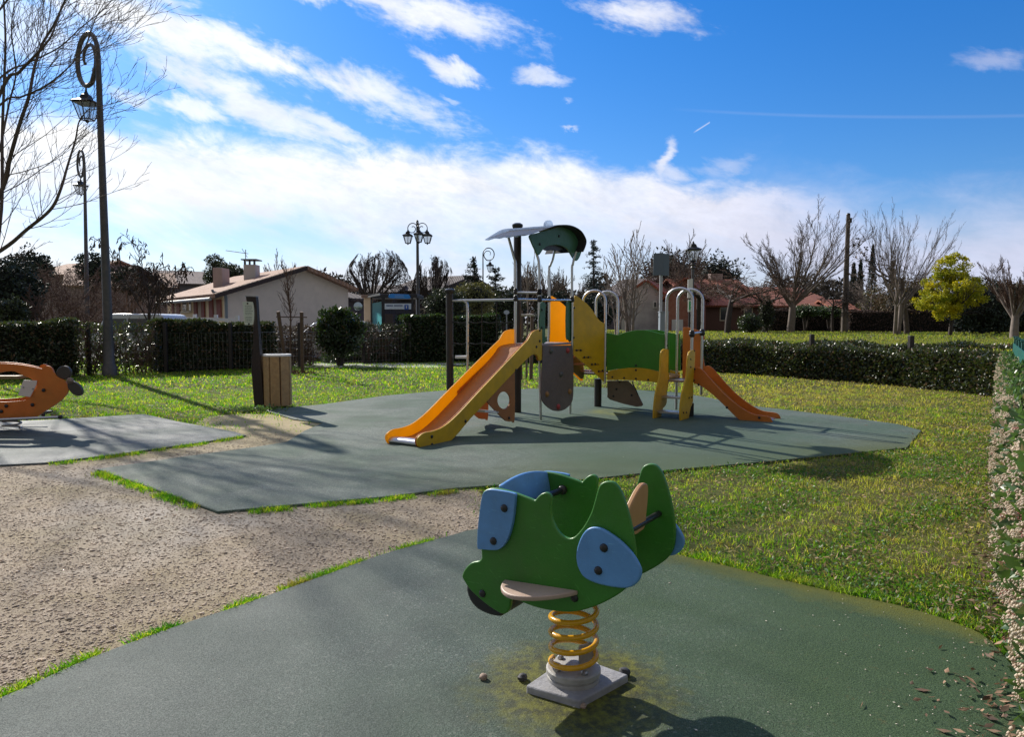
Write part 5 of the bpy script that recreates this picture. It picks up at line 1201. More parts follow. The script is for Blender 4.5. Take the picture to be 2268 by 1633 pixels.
# ================================================================== HEDGES
def hedge(name, a, b, depth, h0, h1, n, size, m, label, seed, cat='hedge', core=True, group='clipped hedges around the lawn', dens_in=.18, side=1, bot=.02, z=None, round_=.1):
    rg = np.random.default_rng(seed); a, b = Vector(a).to_2d(), Vector(b).to_2d(); d = (b - a); L = d.length; d /= L; nn = Vector((-d.y, d.x)) * side
    t = thing(name, (a.x, a.y, gh(a.x, a.y) if z is None else z), label, cat, group); base = t.location.z
    s = rg.random(n) * L; u_ = rg.random(n); hh = h0 + (h1 - h0) * s / L + .05 * np.sin(s * 2.1) + .03 * np.sin(s * 5.3 + 1)
    k1 = h0 / (h0 * 2 + depth); w_ = np.zeros(n); zz_ = np.zeros(n)
    f1 = u_ < k1; f2 = u_ > 1 - k1; f3 = ~f1 & ~f2
    e = rg.exponential(.035, n)
    w_[f1] = e[f1]; zz_[f1] = bot + rg.random(f1.sum()) * (hh[f1] - bot)
    w_[f2] = depth - e[f2]; zz_[f2] = bot + rg.random(f2.sum()) * (hh[f2] - bot)
    w_[f3] = rg.random(f3.sum()) * depth; zz_[f3] = hh[f3] - e[f3]
    ins = rg.random(n) < dens_in; w_[ins] = rg.random(ins.sum()) * depth; zz_[ins] = bot + rg.random(ins.sum()) * (hh[ins] - bot)
    lum = .06 * np.sin(s * 3.3 + zz_ * 4) * np.sin(zz_ * 6 + s); w_ = w_ + np.where(w_ < depth / 2, -lum, lum)
    rd = np.clip((zz_ - (hh - round_)) / round_, 0, 1); w_ = depth / 2 + (w_ - depth / 2) * (1 - .12 * rd ** 2)
    P_ = np.stack([a.x + d.x * s + nn.x * w_, a.y + d.y * s + nn.y * w_, base + zz_], -1)
    leafblob(P_, size * rg.uniform(.6, 1.3, n), m, t, 'foliage', rg, .5, up=.15)
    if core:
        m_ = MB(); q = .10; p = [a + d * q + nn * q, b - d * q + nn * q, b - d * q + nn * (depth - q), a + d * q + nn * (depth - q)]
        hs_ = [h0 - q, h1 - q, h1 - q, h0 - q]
        m_.add([(x.x, x.y, base) for x in p] + [(x.x, x.y, base + h_) for x, h_ in zip(p, hs_)], [(0, 1, 2, 3), (4, 5, 6, 7), (0, 1, 5, 4), (1, 2, 6, 5), (2, 3, 7, 6), (3, 0, 4, 7)]); m_.build('core_block', CORE, t, smooth=False)
    else:
        tw = []
        for i in range(int(L * 26)):
            s_ = rg.random() * L; w1 = rg.random() * depth; p = np.array([a.x + d.x * s_ + nn.x * w1, a.y + d.y * s_ + nn.y * w1, base])
            grow(tw, rg, p, np.array([rg.normal() * .3, rg.normal() * .3, 1]), (h0 + (h1 - h0) * s_ / L) * rg.uniform(.6, 1.0), .012, 0, dict(max=2, n=[6, 3], t0=[.1, .2], ang=[.6, .6], len=[.45, .4], rr=[.7, .7], wob=[.08, .12, .15], trop=[.03, .02, 0], tap=[.6, .6, .6]))
        v_, f_ = tubes([(p, np.maximum(r_, .005)) for p, r_, l in tw], 4); npmesh('stems', v_, f_, BARKB, t, True)
    return t
hl = lambda x, y: G(x, y)
h_of = lambda x, yb, yt: hz(yt, G(x, yb).y)
hedge('hedge', G(-260, 850), G(178, 834), 1.0, h_of(0, 842, 716), h_of(178, 834, 714), 26000, .085, LAURELR, 'dark clipped hedge at the far left behind the orange rocker', 1)
hedge('hedge', G(178, 834), G(352, 826), .9, 1.35, 1.35, 3200, .08, LAURELR, 'sparse see-through hedge stretch around the tall lamp post', 2, core=False, dens_in=.9)
hedge('hedge', G(352, 826), G(612, 815), 1.1, h_of(352, 826, 713), h_of(612, 815, 716), 32000, .085, LAURELR, 'dense dark hedge in front of the pale house, ending behind the rules post', 3)
hedge('hedge', G(612, 815), G(712, 810), 1.0, 1.2, 1.25, 3600, .08, mat('reddish_hedge_leaf', (.10, .06, .04), .5, c2=(.06, .06, .03), island=.5, transl=.2), 'thin reddish hedge stretch behind the sapling', 4, core=False, dens_in=.9)
hedge('hedge', G(800, 806), G(905, 803), 1.0, 1.35, 1.25, 3200, .09, EVERG, 'thin hedge stretch in front of the bus shelter', 5, core=False, dens_in=.9)
hedge('hedge', G(895, 804), G(1108, 800), 1.6, h_of(895, 804, 704), h_of(1108, 800, 700), 30000, .10, LAUREL, 'tall black-green laurel hedge behind the rope net', 6, round_=.35)
hedge('hedge', G(720, 806), G(900, 802), .9, .28, .30, 5200, .08, LAUREL, 'low dark undergrowth at the foot of the thin hedge before the bus shelter', 16, core=False, dens_in=.9)
BB(752, 23.4, 682, 790, 100, 7500, .12, LAUREL, 'glossy round laurel bush left of the bus shelter', seed=30, z=0, lump=.38, core=.6)
tb = G(805, 800)
T(802, tb.y, 690, dict(ROUND, trunk=.3, n=[6, 6, 5, 3], t0=[.15, .2, .2, .2]), 'bare twiggy shrub in front of the beige bus shelter pillar', 140, z=0, minr=.008, m=BARKD, name='bare_shrub', cat='shrub', group='brown shrubs behind the left hedge', spread=.8, r0=.05)
# hedge along the far side, behind the structure, and the low right-hand hedge
hedge('hedge', G(1108, 802), G(1560, 824), .9, .85, .80, 26000, .08, LAURELR, 'low dark hedge seen through the play structure', 7)
hedge('hedge', RH[0], RH[2], .9, .80, .76, 30000, .075, LAURELR, 'low dark hedge right of the small slide', 8)
hedge('hedge', RH[2], RH[3] + (RH[3] - RH[2]) * .03, 1.0, .76, .74, 22000, .075, LAURELR, 'low dark hedge stretch reaching the right corner of the lawn', 9)
hedge('hedge', gb(1400, 24.5), gb(2260, 16.9), .8, .80, .82, 24000, .09, LAURELR, 'second low hedge line along the foot of the raised lawn', 10)
hedge('hedge', gb(1880, 50), gb(2400, 44), .9, 1.45, 1.35, 15000, .11, BROWNL, 'bare brown hedge along the back of the raised lawn', 11)
hedge('hedge', gb(1700, 52), gb(1865, 51), .9, 1.6, 1.5, 6000, .11, BROWNL, 'bare brown hedge behind the big bare tree', 12)

# ---- near right flowering hedge, radial from the camera's feet, with a green metal fence behind it
hA, hB = G(2205, 885), Vector((1.62, 1.45 * 1.0, 0)); hA = Vector((hA.x, hA.y, 0))
hB = Vector((G(2200, 1500).x * .62, G(2200, 1500).y * .62, 0))
rg = np.random.default_rng(9); dH = (hB - hA); LH = dH.length; dH /= LH; nH = Vector((-dH.y, dH.x, 0))
if nH.x < 0: nH = -nH
ht = thing('flowering_hedge', tuple(hA), 'evergreen hedge with pinkish cream flower clusters along the right edge', 'hedge')
def hpos(n, e0=.04, top=.3, near=1.0):
    s = LH * rg.random(n) ** near; hh = .79 + .04 * np.sin(s * 3) + .03 * np.sin(s * 7)
    f = rg.random(n) < top; w_ = np.where(f, rg.random(n) * .24, rg.exponential(e0, n)); z_ = np.where(f, hh - rg.exponential(.03, n), .03 + rg.random(n) * hh * .97)
    w_ = w_ + .025 * np.sin(s * 4 + z_ * 5) * np.sin(z_ * 7 + s * 2) + .05 * np.clip((z_ - .5) / .3, 0, 1) ** 2 + .035 + .02 * np.clip(s - LH + 4, 0, 4)
    return np.stack([hA.x + dH.x * s + nH.x * w_, hA.y + dH.y * s + nH.y * w_, z_], -1)
P_ = hpos(34000, .05, .35); leafblob(P_, rg.uniform(.045, .095, len(P_)), NEARLEAF, ht, 'foliage', rg, .48, up=.2)
m_ = MB(); q0, q1 = hA + nH * .11, hB + nH * .17; m_.prism([q0, q1, q1 + nH * .12, q0 + nH * .12], (0, 0, .66)); m_.build('core_block', CORE, ht, smooth=False)
# flower clusters: domes of tiny buds
def flowers(n, r0_, r1_, buds, near, m_, name):
    C_ = hpos(n, .02, .55, near); C_[:, 0] -= nH.x * .03; C_[:, 1] -= nH.y * .03
    rad = rg.uniform(r0_, r1_, n); d = rg.normal(size=(n, buds, 3)); d /= np.linalg.norm(d, axis=2, keepdims=True); d[..., 2] = d[..., 2] * .75
    X_ = (C_[:, None] + d * rad[:, None, None] * rg.uniform(.6, 1.05, (n, buds, 1))).reshape(-1, 3); br2 = np.repeat(rad, buds) * .16 * rg.uniform(.7, 1.3, n * buds)
    oc = np.array([(1, 0, 0), (0, 1, 0), (-1, 0, 0), (0, -1, 0), (0, 0, 1), (0, 0, -1)], float)
    V = (X_[:, None] + oc[None] * br2[:, None, None]).reshape(-1, 3); f = np.array([(0, 1, 4), (1, 2, 4), (2, 3, 4), (3, 0, 4), (1, 0, 5), (2, 1, 5), (3, 2, 5), (0, 3, 5)])
    Fc = (np.arange(len(X_))[:, None, None] * 6 + f[None]).reshape(-1, 3)
    tag(npmesh(name, V, Fc, m_, ht, True), kind='stuff')
flowers(2100, .020, .044, 44, 1.0, BLOSS, 'flower_clusters')
flowers(420, .012, .024, 26, 1.0, BLOSSP, 'flower_buds')
FE = thing('green_fence', tuple(hA + nH * .27), 'green metal fence with flat-topped slats behind the flowering hedge at the right edge', 'fence')
GM = mat('green_fence_paint', (.02, .17, .14), .4, c2=(.015, .13, .11), scale=6, dirt=.3)
f0, f1 = hA + nH * .27 - dH * .35, hB + nH * .40
nf = int((f1 - f0).length / 1.1)
for i in range(nf + 1):
    p = f0 + (f1 - f0) * i / nf; MB().obox(p + ZZ * .56, dH * .04, nH * .03, ZZ * .56).obox(p + ZZ * 1.13, dH * .05, nH * .04, ZZ * .012).build('post', GM, FE, bevel=.004)
mb = MB(); dF = (f1 - f0).normalized(); LF = (f1 - f0).length; x = .07
while x < LF:
    p = f0 + dF * x - nH * .035; MB().obox(p + ZZ * .52, dF * .055, nH * .006, ZZ * .50).build('slat', GM, FE); x += .145
MB().obox((f0 + f1) / 2 + ZZ * .9, dF * LF / 2, nH * .012, ZZ * .02).build('rail', GM, FE); MB().obox((f0 + f1) / 2 + ZZ * .2, dF * LF / 2, nH * .012, ZZ * .02).build('rail', GM, FE)

# leaf litter under the hedge and fallen florets on the rubber
n = 1900; s = LH * rg.random(n) ** .9; w_ = -rg.exponential(.09, n) * (1 + (s < LH * .7)) + .06; X = hA.x + dH.x * s + nH.x * w_; Y = hA.y + dH.y * s + nH.y * w_; ok = rg.random(n) < (.35 + .65 * (np.sin(s * 4) * np.sin(s * 1.7) > -.2)); X, Y = X[ok], Y[ok]
P_ = np.stack([X, Y, rg.uniform(.03, .06, len(X))], -1); v_, f_ = leaves(P_, rg.uniform(.02, .06, len(P_)), rg, .42, up=.0)
v_ = v_.copy(); z_ = v_[:, 2]; v_[:, 2] = .034 + np.abs(z_ - .034) * .5
n2_ = 1500; Y = 2.8 + 6.0 * rg.random(n2_); X = 1.2 + rg.random(n2_) * .62 * Y; ok = (X < Y * .66) & ~inside(polyP, X, Y) & ~inside(polyN, X, Y); X, Y = X[ok], Y[ok]; ok = rg.random(len(X)) < .55 * np.clip((X / Y - .2) * 3, .1, 1); X, Y = X[ok], Y[ok]
v2_, f2_ = leaves(np.stack([X, Y, np.full(len(X), .035)], -1), rg.uniform(.02, .05, len(X)), rg, .45, up=0); v2_[:, 2] = .034 + np.abs(v2_[:, 2] - .034) * .6
v_, f_ = joinv([(v_, f_), (v2_, f2_)])
tag(npmesh('leaf_litter', v_, f_, mat('dry_leaf', (.20, .11, .07), .7, c2=(.32, .21, .13), scale=20, island=.7, transl=.2)), kind='stuff')
n = 420; s = LH * (.55 + .45 * rg.random(n)); w_ = -rg.exponential(.30, n); X = hA.x + dH.x * s + nH.x * w_; Y = hA.y + dH.y * s + nH.y * w_
q1 = stones(X, Y, rng.uniform(.0025, .005, len(X)), .033, rng); tag(npmesh('fallen_florets', q1[0], q1[1], mat('fallen_floret', (.75, .68, .58), .8, island=.2)), kind='stuff')
# clump of leaves at the foot of the rules post; pebbles round the spring foot
P_ = np.array([list(G(560, 913))]) + np.stack([rg.normal(0, .22, 500), rg.normal(0, .12, 500), rg.uniform(0, .07, 500)], -1)
wd = thing('ground_ivy', tuple(G(560, 913)), 'patch of pale-leaved ivy at the foot of the dark rules post', 'plant'); leafblob(P_, rg.uniform(.03, .06, 500), NEARLEAF, wd, 'leaves', rg, .8, up=.6)
for (x, y), r_, lb in [((1070, 1505), .016, 'small pinkish pebble on the rubber left of the spring foot'), ((1157, 1507), .019, 'dark round pebble at the left corner of the concrete foot'), ((1382, 1498), .024, 'black stone at the right corner of the concrete foot'), ((1292, 1568), .013, 'tiny pale pebble at the front corner of the concrete foot')]:
    p = G(x, y, .03); mb = MB().ball(p + ZZ * r_ * .55, r_, 9, .75); mb.v = [(v[0] + .15 * r_ * math.sin(v[1] * 900), v[1] + .15 * r_ * math.sin(v[2] * 800), v[2]) for v in mb.v]
    tag(mb.build('pebble', mat('dark_pebble', (.05, .05, .055), .7) if 'dark' in lb or 'black' in lb else mat('pink_pebble', (.35, .26, .2), .8), loc=p), lb, 'pebble', 'pebbles round the spring foot')

# ================================================================== FENCE POSTS AND WIRE PANELS IN THE LEFT HEDGE
wf = thing('wire_fence', tuple(G(178, 832)), 'thin wire mesh fence on dark posts running through the left hedge', 'fence')
FO = Vector((0, .45, 0))
fl_ = [q_ + FO for q_ in (G(178, 834), G(353, 828), G(500, 822), G(656, 816), G(800, 808), G(905, 805))]
for p in fl_: MB().obox(p + ZZ * .69 - Vector((0, .05, 0)), (.045, 0, 0), (0, .045, 0), ZZ * .70).build('post', BPOST, wf, bevel=.004)
mb = MB()
for a_, b_ in zip(fl_[:-1], fl_[1:]):
    L = (b_ - a_).length; n_ = int(L / .11)
    for i in range(1, n_): p = a_ + (b_ - a_) * i / n_; mb.tube([p, p + ZZ * 1.1], .0022, 3, cap=False)
    for z_ in (.1, .35, .6, .85, 1.1): mb.tube([a_ + ZZ * z_, b_ + ZZ * z_], .0028, 3, cap=False)
mb.build('wire_mesh', GALV, wf)
for px, py, zt_, lb in [(1748, 762, 0, 'short dark post standing in the right-hand hedge'), (1965, 770, 0, 'dark post poking out of the hedge near the right corner')]:
    p = G(px, 840 if px < 1800 else 856); b_ = Vector((p.x + hn.x * .75, p.y + hn.y * .75, 0)); tag(MB().obox(b_ + ZZ * .52, (.05, 0, 0), (0, .05, 0), ZZ * .58).build('post', BPOST, loc=b_, bevel=.005), lb, 'post', 'dark posts in the right hedge')

# ================================================================== STREET LAMPS
def lantern(mb_g, mb_m, c, s):
    """c = top centre of the lantern, s = scale; tapered four-sided glazed lantern"""
    c = Vector(c)
    def ring(w_, z): return [c + Vector((x * w_, y * w_, z)) * s for x, y in ((-1, -1), (1, -1), (1, 1), (-1, 1))]
    lv = [(.03, .06), (.05, .0), (.10, -.03), (.13, -.14), (.30, -.24), (.31, -.27)]
    for (w0, z0), (w1, z1) in zip(lv[:-1], lv[1:]):
        a_, b_ = ring(w0, z0), ring(w1, z1); mb_m.add(a_ + b_, [(0, 1, 2, 3), (4, 5, 6, 7)] + [(i, (i + 1) % 4, 4 + (i + 1) % 4, 4 + i) for i in range(4)])
    a_, b_ = ring(.25, -.275), ring(.13, -.72); mb_g.add(a_ + b_, [(0, 1, 2, 3), (4, 5, 6, 7)] + [(i, (i + 1) % 4, 4 + (i + 1) % 4, 4 + i) for i in range(4)])
    a_, b_ = ring(.262, -.27), ring(.14, -.73)
    for i in range(4):
        mb_m.tube([a_[i], b_[i]], .016 * s, 5); mb_m.tube([b_[i], b_[(i + 1) % 4]], .018 * s, 5); mb_m.tube([a_[i], a_[(i + 1) % 4]], .018 * s, 5)
        mb_m.tube([(a_[i] + a_[(i + 1) % 4]) / 2, (b_[i] + b_[(i + 1) % 4]) / 2], .010 * s, 4)
    mb_m.tube([b_[i] for i in range(4)] + [b_[0]], .016 * s, 4)
    mb_m.ball(c + ZZ * -.78 * s, .05 * s, 8).ball(c + ZZ * .08 * s, .035 * s, 8)
def scroll_lamp(name, base, Ht, s, label, ang, r0_=.115, lean=(0, 0), group='old-fashioned street lamps', collar=.8, lant=1.0, R_=.62):
    t = thing(name, tuple(base), label, 'street lamp', group); b_ = Vector(base); ax = Vector((math.cos(ang), math.sin(ang), 0))
    Rr = R_ * s; top = b_ + ZZ * Ht + Vector((lean[0], lean[1], 0)); jn_ = top - ZZ * Rr * 1.0
    pts = [b_, b_ + (jn_ - b_) * .5, jn_ - ZZ * Rr * .9, jn_ - ZZ * Rr * .0]
    MB().tube(pts, [r0_, r0_ * .75, r0_ * .55, r0_ * .5], 14).lathe(b_, [(r0_ * 1.5, 0), (r0_ * 1.5, .25), (r0_ * 1.1, .32), (r0_ * 1.02, .9)], 14).build('pole', LAMPM, t)
    c = jn_ + ax * Rr * .95; arc = []
    for i in range(30):
        a = math.pi - i / 29 * 1.62 * math.pi; rr = Rr * .95
        arc.append(c + ax * rr * math.cos(a) + ZZ * Rr * 1.05 * math.sin(a))
    hook = [arc[-1]]; a0 = math.pi - 1.62 * math.pi
    end = []
    for i in range(1, 22):
        f = i / 21; a = a0 - f * 1.5 * math.pi; rr = Rr * (.95 - .68 * f); end.append(c + ax * rr * math.cos(a) * 1 + ZZ * (rr * math.sin(a)))
    arm = MB().tube(arc + end, [r0_ * .48] * 30 + [r0_ * (.48 - .25 * i / 21) for i in range(21)], 8); arm.ball(end[-1], r0_ * .35, 8).build('scroll_arm', LAMPM, t)
    lc = c + ax * Rr * .25 - ZZ * Rr * 1.35; mb = MB().tube([c + ax * Rr * .25 - ZZ * Rr * .98, lc], .022 * s, 6); g = MB(); lantern(g, mb, lc, .9 * s * lant)
    lt = mb.build('lantern', LAMPD, t); g.build('glass', LGLASS, lt, smooth=False)
    return t
lb_ = G(243, 833); lt_ = A(200, 65, lb_.y)
scroll_lamp('street_lamp', lb_, lt_.z, 1.0, 'tall curled lamp post standing in the left hedge, its lantern against the sky', math.radians(143), .125, (A(222, 260, lb_.y).x - lb_.x - .0, 0))
b2_ = gb(192, 33.5, 0); scroll_lamp('street_lamp', b2_, hz(330, 33.5), .92, 'curled lamp post farther away, just left of the tall one', math.radians(135), .11, (A(188, 400, 33.5).x - b2_.x, 0))
b2_ = gb(1070, 42, 0); scroll_lamp('street_lamp', b2_, hz(550, 42), .55, 'thin curled street lamp left of the play tower', 0.0, .06, lant=1.5)
b2_ = gb(1158, 60, 0); scroll_lamp('street_lamp', b2_, hz(602, 60), .5, 'small distant curled lamp seen between the tower posts', 0.0, .06, lant=1.4)
# lamp with three lanterns
b2_ = gb(926, 28, 0); zt_ = hz(493, 28); t = thing('street_lamp', tuple(b2_), 'ornate street lamp with three lanterns on scrolled arms above the bus shelter', 'street lamp', 'old-fashioned street lamps')
MB().tube([b2_, b2_ + ZZ * (zt_ - 1.2), b2_ + ZZ * zt_], [.075, .055, .045], 12).lathe(b2_, [(.13, 0), (.13, .4), (.08, .6)], 12).lathe(b2_, [(.03, zt_), (.06, zt_ + .03), (.02, zt_ + .1)], 8).build('pole', LAMPM, t)
for dx_, dy2 in ((-1, .15), (1, .0), (.25, -.9)):
    ax = Vector((dx_, dy2, 0)).normalized(); lc = b2_ + ZZ * (zt_ - .28) + ax * .38; pts = []
    for i in range(26):
        a = math.pi * 1.05 - i / 25 * math.pi * 1.1; pts.append(b2_ + ZZ * (zt_ - .22) + ax * (.19 + .19 * math.cos(a)) + ZZ * .20 * math.sin(a))
    for i in range(14):
        f = i / 13; a = -.05 * math.pi - f * 1.6 * math.pi; pts.append(b2_ + ZZ * (zt_ - .22) + ax * (.19 + (.19 - .13 * f) * math.cos(a)) + ZZ * (.20 - .14 * f) * math.sin(a))
    mb = MB().tube([b2_ + ZZ * (zt_ - .9)] + pts[:1], .016, 6).tube(pts, .017, 6); g = MB(); lantern(g, mb, lc - ZZ * .05, .62)
    o = mb.build('lantern', LAMPD, t); g.build('glass', LGLASS, o, smooth=False)
# single lantern on a straight pole, right
b2_ = gb(1533, 24.5); zt_ = hz(540, 24.5) - b2_.z; t = thing('street_lamp', tuple(b2_), 'single dark lantern on a straight pole behind the small slide', 'street lamp', 'old-fashioned street lamps')
MB().tube([b2_, b2_ + ZZ * (zt_ - .7)], [.06, .045], 12).lathe(b2_ + ZZ * (zt_ - .85), [(.05, 0), (.08, .05), (.05, .1), (.09, .16), (.05, .2)], 10).build('pole', LAMPM, t)
mb = MB(); g = MB(); lantern(g, mb, b2_ + ZZ * zt_, .78); o = mb.build('lantern', LAMPD, t); g.build('glass', LGLASS, o, smooth=False)

# ================================================================== SIGNS, POLES ON THE RIGHT
GSIGN = mat('grey_sign_back', (.13, .16, .18), .5, .3)
b2_ = gb(1463, 28); t = thing('road_sign', tuple(b2_), 'grey pole carrying two dark sign backs turned edge to edge', 'sign')
p_ = A(1465, 560, 28); MB().tube([b2_, Vector((p_.x, 28, p_.z))], .06, 10).build('pole', mat('pale_pole', (.50, .50, .50), .5), t)
for x0, x1, dy2 in ((1446, 1464, .25), (1466, 1483, .2)):
    a_, b_ = A(x0, 562, 28), A(x1, 611, 28); MB().prism([(a_.x, 28 - .08, b_.z), (b_.x, 28 - .08 - (dy2 if x0 < 1450 else -dy2), b_.z), (b_.x, 28 - .08 - (dy2 if x0 < 1450 else -dy2), a_.z), (a_.x, 28 - .08, a_.z)], (0, -.03, 0)).build('sign_back', GSIGN, t, bevel=.004)
a_, b_ = A(1460, 692, 27.6), A(1478, 735, 27.6); tag(MB().box(a_.x, b_.x, 27.4, 27.75, b_.z, a_.z).box(a_.x - .02, b_.x + .02, 27.37, 27.78, a_.z, a_.z + .03).build('utility_cabinet', mat('grey_cabinet', (.28, .33, .38), .5), loc=(a_.x, 27.4, b_.z), bevel=.01), 'grey street cabinet at the foot of the road sign pole', 'cabinet')
b2_ = gb(1529, 18.9, 0); t = thing('street_marker', tuple(b2_), 'narrow white marker panel with a green patch on a dark post behind the small slide', 'sign')
a_, b_ = A(1524, 619, 18.9), A(1534, 660, 18.9); mk = MB().prism([(a_.x, 18.9, b_.z), (b_.x, 18.9, b_.z), (b_.x, 18.9, a_.z + .02), (a_.x, 18.9, a_.z)], (0, .03, 0)).build('panel', WHT, t)
a_, b_ = A(1524, 664, 18.9), A(1533, 691, 18.9); mk = MB().box(a_.x, b_.x, 18.87, 18.9, b_.z, a_.z).build('panel', CREAM, t); MB().box(a_.x + .02, b_.x - .025, 18.862, 18.868, b_.z + .05, a_.z - .05).build('green_patch', mat('green_mark', (.05, .42, .16), .5), mk)
p_ = A(1529, 619, 18.93); MB().tube([b2_ + Vector((0, .05, 0)), Vector((p_.x, 18.98, p_.z))], .035, 8).build('post', BPOST, t)
b2_ = gb(1871, 47); p_ = A(1879, 476, 47); t = thing('utility_pole', tuple(b2_), 'tall plain wooden pole leaning slightly right on the raised lawn', 'pole')
MB().tube([b2_, Vector((p_.x, 47, p_.z))], [.21, .12], 12).build('shaft', mat('grey_pole_wood', (.15, .12, .10), .8, c2=(.09, .07, .06), scale=3, bump=.4), t); MB().ball(Vector((p_.x, 47, p_.z)), .13, 8).box(p_.x + .05, p_.x + .2, 46.9, 47.1, p_.z - .5, p_.z - .2).build('cap', BPOST, t)

# ================================================================== PALE HOUSE (left)
def roofmat(name, c, c2):
    if name in MC: return MC[name]
    M = bpy.data.materials.new(name); M.use_nodes = True; k = NT(M.node_tree); b = k.n['Principled BSDF']; co = k.n.new('ShaderNodeTexCoord').outputs['Object']
    w_ = k.n.new('ShaderNodeTexWave'); w_.inputs['Scale'].default_value = 2.2; w_.inputs['Distortion'].default_value = .6; k.l.new(co, w_.inputs[0])
    v_ = k.voro(co, 3.5, out='Color'); f = k.sep(v_)[0]; c_ = k.mix(f, c, c2); c_ = k.mix(k.mr(w_.outputs[1], 0, .5, .55, 0), c_, tuple(x * .35 for x in c)); c_ = k.mix(k.mr(k.noise(co, 1.2, 6, .7), .5, .7, 0, .5), c_, tuple(x * .6 for x in c2))
    k.put(b.inputs['Base Color'], c_); b.inputs['Roughness'].default_value = .85; k.put(b.inputs['Normal'], k.bump(w_.outputs[1], .6, .05)); MC[name] = M; return M
TILE = roofmat('clay_tiles', (.36, .20, .13), (.50, .33, .24)); TILER = roofmat('red_roof_tiles', (.30, .085, .045), (.36, .13, .075)); TILED = roofmat('dark_roof_tiles', (.07, .055, .055), (.11, .08, .075))
STUC = mat('cream_stucco', (.80, .71, .62), .9, c2=(.74, .66, .57), scale=2, bump=.3, bscale=80, dirt=.12)
STUC_SUN = mat('sun_toned_stucco', (.88, .72, .48), .9, c2=(.82, .68, .45), scale=2, bump=.2, bscale=60)  # sunlight on the facade put into its colour, lighter and warmer than the wall
SHUT = mat('brown_red_shutter', (.20, .045, .03), .6)
Kc = A(496, 640, 30.0); Kr = A(771, 640, 34.5); Kl = A(372, 645, 37.0)
gd = Vector((Kr.x - Kc.x, Kr.y - Kc.y, 0)); Lg = gd.length; gd /= Lg; fd = Vector((Kl.x - Kc.x, Kl.y - Kc.y, 0)); Lfc = fd.length; fd /= Lfc
ze = A(496, 652, 30).z; apx = PL(672, 598, (Kc.x, Kc.y), (gd.x, gd.y)); zr = PL(771, 641, (Kc.x, Kc.y), (gd.x, gd.y)).z
C3 = Vector((Kc.x, Kc.y, 0)); hs_ = thing('house', tuple(C3), 'pale single-storey house with a low tiled gable roof, shutters and two chimneys', 'house')
gable = [C3, C3 + gd * Lg, C3 + gd * Lg + ZZ * zr, Vector((apx.x, apx.y, apx.z)), C3 + ZZ * ze]
MB().prism(gable, fd * Lfc).build('wall', STUC, hs_, smooth=False)
fac_n = Vector((fd.y, -fd.x, 0)); 
if fac_n.dot(Vector((-1, -.3, 0))) < 0: fac_n = -fac_n
MB().prism([C3 + fac_n * .004 + gd * 0, C3 + fd * Lfc + fac_n * .004, C3 + fd * Lfc + fac_n * .004 + ZZ * ze, C3 + fac_n * .004 + ZZ * ze], fac_n * .04).build('facade', STUC_SUN, hs_, smooth=False)
def roofslab(p0_, p1_, ext, d, Ld, m, parent, th=.16, ov=.4, name='roof'):
    """slope from eave p0 to ridge p1, running along d for Ld"""
    s = (p1_ - p0_).normalized(); a_ = p0_ - s * ext - d * ov; b_ = p1_ - d * ov; up_ = s.cross(d).normalized(); up_ = up_ if up_.z > 0 else -up_
    return MB().prism([a_ + up_ * .01, b_ + up_ * .01, b_ + up_ * (th + .01), a_ + up_ * (th + .01)], d * (Ld + ov * 2)).build(name, m, parent, smooth=False)
rf1 = roofslab(C3 + ZZ * ze, Vector(apx), .55, fd, Lfc, TILE, hs_); rf2 = roofslab(C3 + gd * Lg + ZZ * zr, Vector(apx), .35, fd, Lfc, TILE, hs_)
dk = mat('dark_verge_board', (.045, .03, .028), .7); p_ = Vector(apx)
for e_ in (C3 + ZZ * ze - (p_ - (C3 + ZZ * ze)).normalized() * .55,):
    s = (p_ - e_).normalized(); MB().prism([e_ - ZZ * .03, p_ - ZZ * .03, p_ + ZZ * .16, e_ + ZZ * .16], -fd * .06).build('verge_board', dk, hs_, smooth=False).location = -fd * .42
# windows with shutters along the facade (photo columns give their place)
def onf(px, py): return PL(px, py, (C3.x + fac_n.x * .05, C3.y + fac_n.y * .05), (fd.x, fd.y))
ch_ = lambda x, y: ((380 + x / 9.073) * .9079, (620 + y / 9.073) * .9079)
def rect(x0, x1, y0, y1, m, th, name, par, proud=0.0):
    p = [onf(*ch_(x, y)) for x, y in ((x0, y1), (x1, y1), (x1, y0), (x0, y0))]; zlo, zhi = (p[0].z + p[1].z) / 2, (p[2].z + p[3].z) / 2
    p = [Vector((p[0].x, p[0].y, zlo)), Vector((p[1].x, p[1].y, zlo)), Vector((p[1].x, p[1].y, zhi)), Vector((p[0].x, p[0].y, zhi))]
    return MB().prism([q + fac_n * proud for q in p], fac_n * th).build(name, m, par, smooth=False)
FRM = mat('cream_window_frame', (.62, .55, .42), .6)
for x0, x1, sh_ in ((400, 555, ((385, 425), (495, 555))), (878, 1110, ((878, 945), (1045, 1110))), (1215, 1478, ((1215, 1300), (1385, 1478)))):
    w1 = rect(x0, x1, 1010, 1400, mat('beige_blind', (.42, .35, .26), .7), .02, 'window', hs_); 
    for s0_, s1_ in sh_: rect(s0_, s1_, 1008, 1402, SHUT, .05, 'shutter', w1, .025)
w1 = rect(600, 705, 1030, 1262, FRM, .03, 'window', hs_); rect(612, 690, 1045, 1250, GLASS, .01, 'pane', w1, .032)
w1 = rect(750, 800, 1030, 1262, FRM, .03, 'window', hs_); rect(760, 792, 1045, 1250, GLASS, .01, 'pane', w1, .032)
rect(590, 810, 1268, 1300, FRM, .12, 'window_sill', hs_)
